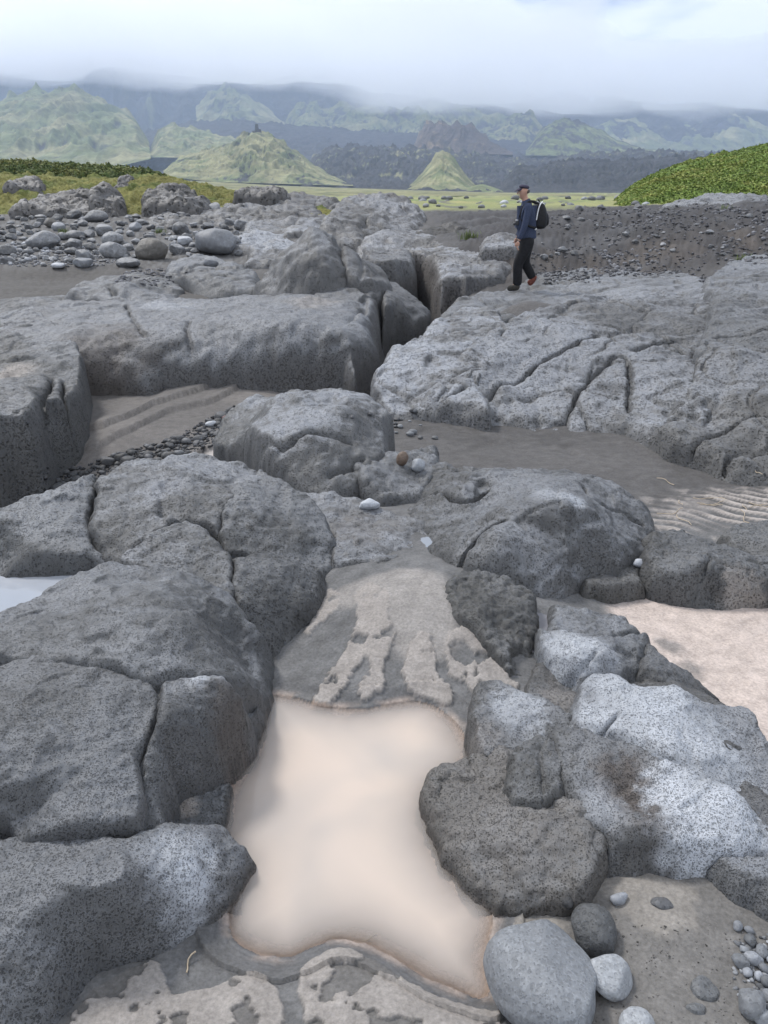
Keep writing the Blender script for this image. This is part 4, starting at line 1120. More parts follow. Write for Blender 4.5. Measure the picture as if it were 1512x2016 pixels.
far_rock('rounded pale boulder-shaped outcrop behind the hiker on the dark slope', [(955, 500, 0), (960, 470, .4), (985, 456, .8), (1015, 462, .8), (1025, 490, .3), (1000, 500, 0)], 17.0, 0,
         [(968, 472, .4), (988, 460, .6), (1010, 467, .6), (990, 480, .2)], 53, w=.3, dust=.6, tint=(.14, .14, .145), cell=.9, depth=1.5)
far_rock('smooth grey rock half buried in the slope between the hiker and the gorge', [(900, 575, 0), (910, 552, .3), (960, 537, .8), (1050, 532, .8), (1060, 556, .4), (980, 566, 0)], 16.3, 0,
         [(930, 553, .3), (970, 542, .6), (1040, 540, .6), (980, 560, .2)], 54, w=.3, dust=.8, tint=(.17, .17, .175), cell=.8, depth=2, crack=.8)
far_rock('cluster of grey rocks along the top of the right sand bank', [(1300, 425, 0), (1320, 400, .5), (1400, 384, 1), (1500, 376, 1), (1530, 430, .3), (1450, 435, 0)], 23, 0,
         [(1330, 398, .5), (1400, 386, .8), (1440, 378, .8), (1490, 388, .8), (1450, 405, .2), (1380, 405, .3)], 55, w=.4, dust=.5, tint=(.13, .132, .137), cell=.8, depth=3, crack=1.0, lump=.1)
far_rock('spiky dark lava crust at the grass edge right of the hiker', [(1120, 435, 0), (1130, 415, .4), (1170, 404, .8), (1195, 410, .8), (1225, 425, .4), (1180, 435, 0)], 27, 0,
         [(1135, 420, .4), (1165, 407, .6), (1190, 412, .6), (1210, 422, .3)], 56, w=.25, dust=.0, tint=(.07, .068, .066), cell=.5, depth=2, crack=1.0, rough=3)

# ---- standing water in hollows of the rock
zp = .15
water('puddle', chaikin(pts([(-320, 1110, zp), (190, 1105, zp), (190, 1140, zp), (120, 1200, zp), (0, 1250, zp), (-320, 1330, zp)]), 1), zp, lambda X, Y, d: .10 + 0 * X, .02, M_PUD, .10)
zq = .055
water('puddle', chaikin(pts([(825, 1062, zq), (865, 1055, zq), (872, 1112, zq), (840, 1118, zq)]), 1), zq, lambda X, Y, d: .05 + 0 * X, .008, M_PUD, .02)
M_MAUVE = water_mat('mauve_puddle', (.27, .245, .25), 40, .06)
zr = .045
water('puddle', chaikin(pts([(1020, 1215, zr), (1075, 1208, zr), (1100, 1250, zr), (1080, 1280, zr), (1050, 1285, zr), (1030, 1250, zr)]), 1), zr, lambda X, Y, d: .05 + 0 * X, .008, M_MAUVE, .02)

# ------------------------------------------------------------------ hills and mountains
M_HILL = attr_mat('hillside', .045, .5, 6.0)
M_MASSIF = attr_mat('mountain_rock', .02, .45, 18.0)
M_MOSS = attr_mat('moss', 3.5, .4, .10)
M_SHRUB = attr_mat('heath_shrub', 1.4, .45, .25)
GREEN, YEL, DARK, SCREE = np.array([.130, .155, .070]), np.array([.235, .225, .120]), np.array([.040, .040, .046]), np.array([.15, .145, .135])


def hill(name, crest, Yc, base, Yb, seed, dark=.3, yellow=.3, gully=.2, fq=1.0, p=1.0, na=260, ny=130, back=.8, mat=None, snow=0, pal=None, kind='structure', rough=.04, jag=0.0):
    A = lambda L, Y: np.array([(aty(a, b, Y)[0] / Y, aty(a, b, Y)[2]) for a, b in L])
    ca = A(crest, Yc)
    ba = A(base, Yb)
    na, ny = int(na * 1.5), int(ny * 1.4)
    a = np.linspace(ca[0, 0], ca[-1, 0], na)
    t = np.linspace(0, 1 + back, ny)
    AA, T = np.meshgrid(a, t)
    Yv = Yb + T * (Yc - Yb)
    X = AA * Yv
    hr = np.interp(AA, ca[:, 0], ca[:, 1])
    kw = max(3, (na // 12) | 1)
    k = np.hanning(kw + 2)[1:-1]
    k = k / k.sum()
    hr = np.apply_along_axis(lambda r: np.convolve(np.pad(r, kw // 2, 'edge'), k, 'valid'), 1, hr)
    zb = np.interp(AA, ba[:, 0], ba[:, 1])
    f = np.where(T <= 1, np.clip(T, 0, 1) ** p, 1 - (T - 1) * .9)
    Z = zb + (hr - zb) * f
    H = max(5.0, float((hr - zb).max()))
    s = fq / H
    hh = np.clip(hr - zb, 0, None)
    wob = fbm(X * s * .5, Yv * s * .5, seed, 3) * 1.2
    rd = fbm(X * s * 2.1 + wob, Yv * s * .5 + wob * .5, seed + 2.2, 5, gain=.46, ridged=True)
    env = np.clip(np.minimum(T * 4, 1), 0, 1) * np.where(T > 1, 1, 1 - .55 * sstep(.75, 1, T))
    Z = Z + gully * hh * env * (rd - .3) * .55 + rough * H * fbm(X * s * 5, Yv * s * 5, seed + 7, 4) * env
    if jag:
        Z = Z + jag * H * fbm(X * s * 9, Yv * s * 9, seed + 1, 4, ridged=True) * env
    n1_ = fbm(X * s * 1.3, Yv * s * 1.3, seed + 11, 4)
    n2_ = fbm(X * s * 9 + wob * 2, Yv * s * 2.6, seed + 12, 6, gain=.6)
    g_, y_, d_, sc_ = pal or (GREEN, YEL, DARK, SCREE)
    ym = sstep(-.25, .3, n1_ + (yellow - .5))[..., None]
    C = g_ * (1 - ym) + y_ * ym
    dm = sstep(-.12, .16, (dark - .5) * 1.2 + .7 * n1_ * -1 + .9 * n2_ - .9 * rd * min(gully, .4))[..., None]
    C = C * (1 - dm) + d_ * dm
    C = C * (1 + .3 * n2_[..., None])
    if snow:
        sm = sstep(.0, .05, fbm(X * s * 5, Yv * s * .8, seed + 20, 3) - (1 - snow))[..., None]
        C = C * (1 - sm) + np.array([.6, .62, .66]) * sm
    F, used = grid_faces(np.ones(X.shape, bool))
    loc = np.array([X.mean(), Yv.mean(), 0])
    me = new_mesh(name, np.c_[X.ravel(), Yv.ravel(), Z.ravel()] - loc, F, mat or M_HILL, {'col': np.clip(C.reshape(-1, 3), .015, .8)})
    o = link(name, me, loc)
    tag(o, kind=kind)
    return o, (X, Yv, Z)


hill('mountain', [(-500, 130), (0, 105), (90, 70), (150, 32), (190, 24), (240, 52), (275, 78), (300, 118), (345, 140), (430, 148), (520, 140), (620, 160), (720, 168), (850, 178), (950, 188), (1100, 200),
     (1300, 205), (1500, 208), (2000, 215)], 3750, [(-600, 300), (0, 300), (700, 290), (1500, 310), (2100, 310)], 3100, 1.0, dark=1.0, yellow=.2, gully=.42, fq=1.6, na=420, ny=200, mat=M_MASSIF, snow=.52, jag=.03)
hill('mountain', [(540, 285), (575, 222), (610, 205), (640, 226), (670, 212), (720, 204), (780, 213), (830, 208), (880, 216), (930, 222), (990, 236), (1040, 262)], 3200,
     [(500, 285), (1100, 290)], 2600, 2.0, dark=.6, yellow=.4, gully=.5, fq=.9, na=300, ny=120, mat=M_MASSIF, jag=.02)
hill('mountain', [(1040, 285), (1150, 242), (1230, 236), (1300, 246), (1370, 250), (1430, 236), (1460, 232), (1500, 242), (1600, 255), (1800, 270)], 3500,
     [(1000, 305), (1900, 310)], 2950, 3.0, dark=.5, yellow=.35, gully=.45, fq=.8, na=260, ny=110, mat=M_MASSIF)
hill('mountain', [(925, 275), (980, 245), (1020, 228), (1048, 222), (1060, 240), (1080, 262), (1110, 285)], 2900, [(900, 292), (1150, 292)], 2450, 4.0, dark=.6, yellow=.5, gully=.35, na=160, ny=90)
hill('mountain', [(385, 215), (410, 190), (445, 172), (480, 190), (520, 215), (560, 240)], 3300, [(350, 262), (600, 262)], 2700, 4.6, dark=.5, yellow=.5, gully=.4, na=160, ny=90, mat=M_MASSIF)
# black lava field filling the valley
hill('lava_field', [(-400, 330), (100, 326), (180, 315), (250, 280), (320, 250), (450, 238), (560, 250), (700, 260), (850, 268), (1000, 282), (1150, 297), (1330, 302), (1900, 305)], 2500,
     [(-400, 383), (1900, 383)], 620, 5.0, dark=1.3, yellow=.2, gully=.10, fq=2.2, na=420, ny=220, back=.3, p=2.5, rough=.06, jag=.05)
hill('hill', [(-500, 185), (-200, 175), (0, 205), (60, 186), (130, 184), (200, 200), (250, 222), (280, 240), (292, 285), (296, 305)], 2100, [(-500, 372), (0, 350), (200, 335), (300, 312)], 1250, 6.0,
     dark=.36, yellow=.45, gully=.42, fq=1.3, na=280, ny=170, p=1.15)
hill('hill', [(295, 300), (310, 262), (340, 246), (390, 258), (450, 270), (520, 290)], 1900, [(290, 310), (530, 310)], 1500, 7.0, dark=.3, yellow=.5, gully=.4, na=160, ny=90)
hill('hill', [(1035, 300), (1062, 258), (1085, 241), (1110, 235), (1150, 242), (1185, 258), (1210, 275), (1260, 290), (1340, 305)], 2200, [(1020, 306), (1350, 308)], 1850, 8.0, dark=.55, yellow=.1, gully=.22, na=180, ny=90)
hill('hill', [(812, 295), (828, 256), (845, 242), (880, 244), (925, 245), (950, 262), (975, 285), (1010, 302)], 1900, [(800, 300), (1020, 305)], 1720, 9.0, dark=.95, yellow=.7, gully=.45, na=180, ny=90,
     pal=(GREEN, np.array([.17, .13, .09]), np.array([.075, .06, .055]), SCREE))
hill('moraine_ridge', [(590, 345), (610, 312), (640, 296), (700, 291), (790, 293), (850, 296), (930, 304), (1000, 316), (1060, 320), (1150, 304), (1260, 300), (1380, 305), (1600, 310)], 1500,
     [(580, 372), (1600, 360)], 1080, 10.0, dark=.95, yellow=.35, gully=.38, fq=1.5, na=380, ny=120, jag=.06)
hill('hill', [(322, 338), (345, 316), (370, 304), (400, 299), (425, 292), (441, 283), (455, 283), (475, 268), (500, 259), (540, 272), (570, 290), (610, 320), (650, 345), (695, 364)], 1150,
     [(300, 345), (420, 358), (560, 362), (700, 366)], 880, 11.0, dark=.45, yellow=.6, gully=.38, fq=1.5, na=300, ny=140, p=.95)
hill('hill', [(798, 374), (830, 342), (856, 308), (870, 292), (886, 305), (908, 332), (940, 370)], 950, [(790, 374), (945, 374)], 800, 12.0, dark=.25, yellow=.6, gully=.25, fq=1.4, na=160, ny=90)
hill('moraine_ridge', [(980, 378), (1005, 345), (1015, 320), (1040, 338), (1080, 326), (1130, 319), (1200, 323), (1280, 316), (1360, 311), (1500, 306), (1800, 300)], 1000, [(970, 381), (1800, 380)], 790, 13.0,
     dark=1.1, yellow=.2, gully=.5, fq=1.6, na=340, ny=120, jag=.04)
hill('hill', [(905, 378), (930, 366), (950, 362), (975, 370), (1000, 379)], 830, [(900, 380), (1005, 380)], 740, 14.0, dark=.15, yellow=.3, gully=.12, na=90, ny=50)
# river flats
hill('river_flat', [(-300, 372), (150, 362), (300, 352), (420, 358), (560, 366), (800, 374), (1000, 379), (1300, 380)], 780, [(-300, 386), (1300, 386)], 300, 15.0, dark=.25, yellow=.7, gully=.0, fq=.6, na=160, ny=60, rough=.02, back=.02)

# pinnacle on the pointed hill
bm = bmesh.new()
for k, (dx_, hh_, rr) in enumerate([(-4, 9, 3.2), (0, 17, 3.6), (4, 11, 3.0), (-8, 5, 3.0), (8, 5, 2.6)]):
    r_ = bmesh.ops.create_cone(bm, cap_ends=True, segments=7, radius1=rr * 1.3, radius2=rr * .45, depth=hh_)
    for v in r_['verts']:
        v.co.z += hh_ / 2 - 5
        v.co.x += dx_ + random.uniform(-.8, .8)
        v.co.y += random.uniform(-1.2, 1.2)
me = bpy.data.meshes.new('rock_pinnacle')
bm.to_mesh(me)
bm.free()
me.materials.append(plain_mat('pinnacle_rock', (.07, .068, .07), .9, .3, .3))
tag(link('rock_pinnacle', me, aty(506, 264, 1148)), 'small dark rock tower on the summit of the pointed green hill', 'rock')

# mossy mounds on the left, green hill on the right
MOSSPAL = (np.array([.11, .135, .04]), np.array([.19, .18, .062]), np.array([.060, .060, .045]), SCREE)
SHRUBPAL = (np.array([.135, .20, .046]), np.array([.21, .245, .065]), np.array([.085, .12, .036]), SCREE)
o, moss_b = hill('mossy_hill', [(-500, 316), (-100, 314), (0, 320), (80, 322), (160, 326), (240, 331), (300, 338), (340, 352), (360, 372)], 47, [(-500, 380), (365, 385)], 40, 21.0, dark=.35, yellow=.25, gully=.25, fq=3, na=300, ny=120, p=.6,
     mat=M_SHRUB, pal=(np.array([.060, .085, .026]), np.array([.100, .115, .036]), np.array([.040, .050, .022]), SCREE), rough=.10)
o, moss_a = hill('mossy_hill', [(-500, 332), (-100, 338), (0, 342), (80, 345), (160, 352), (220, 350), (290, 344), (340, 352), (400, 362), (450, 376), (520, 384), (600, 392), (660, 402)], 36,
     [(-500, 436), (100, 434), (300, 428), (450, 420), (670, 425)], 28.5, 22.0, dark=.27, yellow=.62, gully=.3, fq=2.4, na=420, ny=150, p=.75, mat=M_MOSS, pal=MOSSPAL, rough=.06)
o, shrub = hill('green_hill', [(1180, 428), (1200, 405), (1222, 382), (1250, 362), (1290, 342), (1350, 320), (1420, 303), (1512, 285), (1620, 268), (1900, 240)], 52, [(1170, 432), (1250, 430), (1512, 418), (1900, 410)], 33, 23.0,
     dark=.22, yellow=.35, gully=.16, fq=3.0, na=420, ny=200, p=.8, mat=M_SHRUB, pal=SHRUBPAL, rough=.05)


def leaf_cover(name, surf, n, size, cols_, seed, amin=None, zk=.5, blade=False):
    """many small leaf faces standing on a slope, one object"""
    X, Y, Z = surf
    r = np.random.default_rng(seed)
    nn = normals_of(X, Y, Z)
    i = r.integers(1, X.shape[0] - 1, n * 2)
    j = r.integers(1, X.shape[1] - 1, n * 2)
    lumpy = fbm(X[i, j] * .5, Y[i, j] * .5, 3.3 + seed, 3)
    vis = (Y[i, j] < np.quantile(Y, .8)) & (lumpy + r.normal(0, .25, n * 2) > -.15)
    i, j, lumpy = i[vis][:n], j[vis][:n], lumpy[vis][:n]
    n = len(i)
    u, v = r.random(n), r.random(n)
    lerp = lambda M: (M[i, j] * (1 - u) + M[i, j + 1] * u) * (1 - v) + (M[i + 1, j] * (1 - u) + M[i + 1, j + 1] * u) * v
    B = np.stack([lerp(X), lerp(Y), lerp(Z)], -1)
    sz = size * (.5 + r.random(n))[:, None]
    B[:, 2] += sz[:, 0] * zk * r.random(n) + np.clip(lumpy, 0, .4) * size * 1.2
    a = r.normal(size=(n, 3))
    if blade:
        a[:, 2] *= .2
    else:
        a[:, 2] *= .28
    a /= np.linalg.norm(a, axis=1)[:, None]
    b = r.normal(size=(n, 3))
    if blade:
        b = np.c_[r.normal(0, .35, (n, 2)), np.ones(n)]
    else:
        b[:, 2] *= .28
    b -= (a * b).sum(1)[:, None] * a
    b /= np.linalg.norm(b, axis=1)[:, None]
    ka, kb = (.12, 1.4) if blade else (.5, .8)
    V = np.stack([B - a * sz * ka, B + b * sz * kb * .6 - a * sz * .05, B + a * sz * ka, B - b * sz * kb * .6 + a * sz * .05], 1) if not blade else \
        np.stack([B - a * sz * ka, B + a * sz * ka, B + b * sz * kb + a * sz * ka * .3, B + b * sz * kb - a * sz * ka * .3], 1)
    ci = np.clip((lumpy * 1.3 + .5 + r.normal(0, .12, n)), 0, .999)
    cc = np.asarray(cols_)
    f = ci * (len(cc) - 1)
    k = f.astype(int)
    col = cc[k] * (1 - (f - k))[:, None] + cc[np.minimum(k + 1, len(cc) - 1)] * (f - k)[:, None]
    col = np.repeat(col * (1 + .12 * r.normal(size=(n, 1))), 4, 0)
    F = np.arange(n * 4).reshape(n, 4)
    me = new_mesh(name, V.reshape(-1, 3), F, M_LEAF, {'col': np.clip(col, .012, .5)}, smooth=False)
    return tag(link(name, me), kind='stuff')


M_LEAF = attr_mat('leaves', 4.0, .2, 0, .7)
leaf_cover('heath_foliage', shrub, 170000, .085, [(.10, .135, .036), (.155, .215, .05), (.22, .28, .07), (.30, .32, .10)], 5)
leaf_cover('shrub_foliage', moss_b, 40000, .10, [(.075, .095, .032), (.13, .155, .045), (.20, .205, .07)], 6)
leaf_cover('moss_grass', moss_a, 90000, .03, [(.09, .115, .036), (.155, .17, .052), (.24, .23, .08)], 7, zk=.1)

# ------------------------------------------------------------------ air: haze over the whole valley, low cloud bank on the mountain
def vol_mat(name, col, dens, aniso):
    m = bpy.data.materials.new(name)
    m.use_nodes = True
    t = m.node_tree
    for n_ in list(t.nodes):
        t.nodes.remove(n_)
    v = N(t, 'ShaderNodeVolumePrincipled')
    v.inputs['Color'].default_value = (*col, 1)
    v.inputs['Density'].default_value = dens
    v.inputs['Anisotropy'].default_value = aniso
    o_ = N(t, 'ShaderNodeOutputMaterial')
    t.links.new(v.outputs[0], o_.inputs['Volume'])
    return m


HAZE_DENS = 1.9e-4
bm = bmesh.new()
bmesh.ops.create_cube(bm, size=1)
for v in bm.verts:
    v.co = Vector((v.co.x * 32000, v.co.y * 9000 + 3900, v.co.z * 804 + 398))
me = bpy.data.meshes.new('haze')
bm.to_mesh(me)
bm.free()
me.materials.append(vol_mat('haze_air', (.61, .75, 1.0), HAZE_DENS, .2))
tag(link('haze', me), kind='stuff')

# low cloud: a curtain with varying thickness against the mountain flank
aa = np.linspace(-.85, .85, 150)
pe = np.linspace(-30, 262, 100)          # rows as heights of the picture at the curtain's distance
YM = 2900.0
AA, PE = np.meshgrid(aa, pe)
el = np.array([aty(756, q, YM)[2] / YM for q in pe])
PXm = 756 + AA * FPX * .93
low_edge = np.interp(PXm, [-400, 0, 150, 260, 400, 520, 650, 760, 900, 1100, 1300, 1512, 2000], [172, 172, 188, 176, 192, 200, 208, 216, 222, 232, 240, 247, 255])
nz_ = fbm(AA * 9, PE * .012, 4.4, 5)
nz2 = fbm(AA * 3.2 + 7, PE * .006, 9.4, 4)
up = (low_edge - PE + 42 * nz_ + 25 * nz2) / 70.0
T = 900 * np.clip(up, 0, 1.6) ** 1.5 * (1 + .8 * nz2 + .35 * nz_)
for gx, gy, grx, gry, gs in ((200, 40, 75, 55, .35), (262, 112, 60, 38, .35), (385, 15, 60, 20, .4)):
    T = T * (1 - gs * np.exp(-((PXm - gx) / grx) ** 2 - ((PE - gy) / gry) ** 2) * np.clip(1 + 1.2 * nz_, .2, 1.3))
top_cut = np.interp(PXm, [-400, 0, 300, 420, 600, 800, 1000, 1300, 2000], [-20, -20, -10, 40, 60, 80, 100, 110, 110])
T = T * sstep(-60, 60, PE - top_cut + 50 * nz_ + 40 * nz2)
T = T * sstep(-28, 5, PE)
T = np.clip(T, 0.0, None) + .4
ELV = np.repeat(el[:, None], len(aa), 1)
bend = 150 * fbm(AA * 2.5, PE * .004, 1.2, 3)
front = YM + bend - T * .5
backs = YM + bend + T * .5
mk = lambda Yq: np.c_[(AA * YM).ravel(), Yq.ravel(), (CAM_H + ELV * YM).ravel()]
ny_, nx_ = AA.shape
idx = np.arange(ny_ * nx_).reshape(ny_, nx_)
q = lambda a_, b_, c_, d_: np.c_[a_.ravel(), b_.ravel(), c_.ravel(), d_.ravel()]
Ff = q(idx[:-1, :-1], idx[1:, :-1], idx[1:, 1:], idx[:-1, 1:])
Fb = q(idx[:-1, :-1], idx[:-1, 1:], idx[1:, 1:], idx[1:, :-1]) + ny_ * nx_
rim = np.r_[idx[0, :], idx[1:, -1], idx[-1, -2::-1], idx[-2:0:-1, 0]]
rn = np.roll(rim, -1)
Fs = np.c_[rim, rn, rn + ny_ * nx_, rim + ny_ * nx_]
me = new_mesh('cloud_bank', np.r_[mk(front), mk(backs)], np.r_[Ff, Fb, Fs], vol_mat('low_cloud', (.97, .98, 1.0), .0045, .68))
tag(link('cloud_bank', me), kind='stuff')

# ------------------------------------------------------------------ loose stones
def stone_mesh(name, seed, sub=4, angular=.5, lump=.10, planes=9, sq=(1, .85, .65), taper=0.0):
    r = np.random.default_rng(seed)
    bm = bmesh.new()
    bmesh.ops.create_icosphere(bm, subdivisions=sub, radius=1)
    V = np.array([v.co[:] for v in bm.verts])
    for k in range(planes):
        m = r.normal(size=3)
        m /= np.linalg.norm(m)
        h = .62 + .28 * r.random()
        d = V @ m
        V = V - np.outer(np.clip(d - h, 0, None) * (.45 + .5 * angular), m)
    s = seed * 3.3
    V = V * (1 + lump * fbm(V[:, 0] * 1.1 + s, V[:, 1] * 1.1, V[:, 2] * 1.1, 3) + lump * .28 * fbm(V[:, 0] * 4 + s, V[:, 1] * 4, V[:, 2] * 4, 3))[:, None]
    V[:, 0] *= 1 + taper * V[:, 1]
    V = V * np.array(sq)
    V = V / np.array([np.abs(V[:, 0]).max(), np.abs(V[:, 0]).max(), np.abs(V[:, 0]).max()])
    for v, c in zip(bm.verts, V):
        v.co = c
    for f in bm.faces:
        f.smooth = True
    me = bpy.data.meshes.new(name)
    bm.to_mesh(me)
    bm.free()
    return me


def depth_of(p):
    return p[1] * CP - (p[2] - CAM_H) * SP


def settle(px, py, z=0.0, it=6):
    for _ in range(it):
        p = atz(px, py, z)
        if not 0 < p[1] < 200:
            return None
        z = .5 * z + .5 * height_at(p[0], p[1])
    p = atz(px, py, z)
    return (p[0], p[1], height_at(p[0], p[1]))


def march(px, py, y0=.8, y1=60):
    """first visible surface point along the pixel's ray"""
    u, v = (px - 756) / FPX, (1008 - py) / FPX
    dx_, dy_, dz_ = u, CP + v * SP, -SP + v * CP
    Y = y0
    while Y < y1:
        t = Y / dy_
        if CAM_H + t * dz_ <= height_at(u * t, Y):
            return (u * t, Y, height_at(u * t, Y))
        Y *= 1.008
    return None


def stone(name, me, mat, px, py, wpx, label, cat='stone', group=None, rot=0, tilt=(0, 0), sink=.25, zs=1.0, at=None):
    """stone whose foot is seen at (px, py), wpx wide in the photograph"""
    p = at or march(px, py)
    if p is None:
        return None
    r_ = wpx * depth_of(p) / FPX / 2
    m2 = me
    o = link(name, m2, (p[0], p[1] + r_ * .35, p[2]))
    o.scale = (r_, r_, r_ * zs)
    o.rotation_euler = (R(tilt[0]), R(tilt[1]), R(rot))
    hz = max((v[2] for v in me_bounds(me))) * r_ * zs
    zb = height_at(o.location.x, o.location.y)
    o.location.z = max(min(zb, p[2] + r_ * .5), p[2]) + hz * (1 - 2 * sink)
    tag(o, label, cat, group)
    return o


_bb = {}


def me_bounds(me):
    if me.name not in _bb:
        a = np.empty(len(me.vertices) * 3, np.float32)
        me.vertices.foreach_get('co', a)
        a = a.reshape(-1, 3)
        _bb[me.name] = (a.min(0), a.max(0))
    return _bb[me.name]


def proto(seed, mat, **kw):
    me = stone_mesh('stone', seed, **kw)
    me.materials.append(mat)
    return me


M_BIG = rock_mat('grey_boulder_stone', 70, .0022, 100, attr=False, col=(.165, .172, .182), pit_shade=.28, fine=.25, pore=.4)
M_B2 = rock_mat('dark_boulder_stone', 70, .003, 90, attr=False, col=(.105, .108, .112), pit_shade=.35, fine=.3, pore=.4)
# the near group at the lower right of the pool
M_BIGL = rock_mat('pale_grey_boulder_stone', 70, .0022, 100, attr=False, col=(.175, .184, .197), pit_shade=.28, fine=.25, pore=.4)
bigm = proto(3, M_BIGL, sub=5, angular=.6, lump=.10, planes=7, sq=(.78, 1, .62), taper=-.10)
o = stone('boulder', bigm, M_BIGL, 1060, 1948, 206, 'large smooth grey boulder standing at the bottom right shore of the milky pool', 'boulder', rot=22, tilt=(-8, 8), sink=.20, zs=1.0)
o.scale = (o.scale[0] * 1.02, o.scale[1] * 1.02, o.scale[2] * 1.0)
o.location.y -= .05
stone('boulder', proto(7, M_B2, sub=4, angular=.4, lump=.16, planes=6, sq=(.8, 1, .7)), M_B2, 1168, 1868, 92, 'dark grey knobbly stone with a crease, behind the large smooth boulder', 'boulder', rot=-10, sink=.25)
stone('boulder', proto(9, M_BIG, sub=4, angular=.7, lump=.06, planes=10, sq=(1, .95, .7)), M_BIG, 1200, 1952, 100, 'squarish grey stone right of the large smooth boulder', 'boulder', rot=15, sink=.25)
stone('boulder', proto(10, M_BIG, sub=4, angular=.5, lump=.08, planes=7, sq=(1, .9, .7)), M_BIG, 1256, 2040, 74, 'grey stone cut by the bottom edge of the photograph', 'boulder', rot=40, sink=.3)
stone('stone', proto(11, M_DARKSTONE, sub=3, sq=(.7, 1, .7)), M_DARKSTONE, 1116, 1789, 24, 'tiny dark stone wedged behind the large boulder', rot=10)
stone('stone', proto(12, M_PALE, sub=3, angular=.8, sq=(1, .7, .6)), M_PALE, 1219, 1784, 40, 'small pale angular stone on the mud behind the knobbly stone', rot=20, sink=.35)
stone('stone', proto(13, M_DARKSTONE, sub=3, angular=.8, sq=(1, .8, .5)), M_DARKSTONE, 1306, 1788, 46, 'dark flat stone sunk in the mud under the crusted rock', rot=-15, sink=.55)
stone('stone', proto(14, M_B2, sub=4, angular=.8, lump=.2, sq=(1, .95, .5)), M_B2, 1388, 1962, 58, 'dark rough stone half buried in the coarse grey mud', rot=35, sink=.5)
stone('stone', proto(15, M_B2, sub=3, angular=.8, sq=(1, .7, .4)), M_B2, 1372, 2000, 42, 'flat grey stone chip in the mud at the bottom edge', rot=5, sink=.55)
stone('boulder', proto(16, M_BIG, sub=4, angular=.4, lump=.06, planes=6, sq=(.85, 1, .8)), M_BIG, 1480, 1996, 56, 'rounded grey stone in the pebble heap at the lower right corner', 'boulder', rot=-20, sink=.15)
pv = [proto(20 + k, M_PALE if k % 3 else M_STONE, sub=3, angular=.6, lump=.08, planes=8, sq=(1, .8, .65)) for k in range(4)]
for k, (px, py, wp, mi) in enumerate([(1478, 1862, 30, 0), (1452, 1836, 24, 1), (1476, 1838, 20, 2), (1500, 1888, 34, 0), (1484, 1906, 38, 1), (1460, 1912, 40, 3), (1506, 1916, 26, 2), (1472, 1928, 26, 1),
                                      (1494, 1936, 24, 2), (1512, 1948, 30, 0), (1516, 1975, 34, 2), (1502, 2020, 52, 3), (1530, 1905, 36, 1), (1465, 1880, 22, 3), (1522, 2000, 30, 1), (1528, 1870, 28, 2)]):
    stone('pebble', pv[mi], None, px, py, wp, 'pale pebble in the heap at the lower right corner', 'pebble', 'pebbles heaped at the lower right corner', rot=random.uniform(0, 360), sink=.2)

# stones in the middle distance
M_WHITE = rock_mat('white_stone', 90, .0008, 140, attr=False, col=(.31, .325, .35), pit_shade=.1, fine=.2, pore=.4)
stone('stone', proto(31, M_WHITE, sub=4, angular=.7, lump=.14, planes=9, sq=(1, .75, .62)), M_WHITE, 727, 1004, 44, 'pale whitish stone lying on the grey saddle', rot=10, sink=.2)
stone('stone', proto(32, M_BROWN, sub=4, angular=.3, lump=.05, planes=4, sq=(.78, .8, 1)), M_BROWN, 792, 921, 23, 'small rounded brown stone on the broken rock', rot=0, tilt=(0, 20), sink=.12)
stone('stone', proto(33, M_WHITE, sub=4, angular=.8, lump=.06, planes=9, sq=(1, .85, .85)), M_WHITE, 823, 935, 31, 'pale angular stone beside the brown one on the broken rock', rot=30, sink=.15)
stone('stone', proto(34, M_B2, sub=3, sq=(1, .8, .6)), M_B2, 856, 867, 14, 'lone small dark stone on the dark sand flat', rot=0)
stone('stone', proto(35, M_PALE, sub=3, angular=.7, sq=(1, .8, .7)), M_PALE, 1256, 1122, 26, 'pale stone perched in the gap beside the broad hump', rot=20, sink=.15)
sv = [proto(40 + k, M_STONE if k % 2 else M_DARKSTONE, sub=3, angular=.5, lump=.1, planes=7, sq=(1, .8, .6)) for k in range(6)]
for k in range(26):
    px, py = random.uniform(690, 830), random.uniform(822, 866)
    if py > 830 + (px - 690) * .3:
        continue
    stone('stone', sv[k % 6], None, px, py, random.uniform(6, 20), 'small stone at the corner of the dark sand flat by the gorge mouth', 'stone', 'small stones where the sand flat meets the gorge', rot=random.uniform(0, 360))

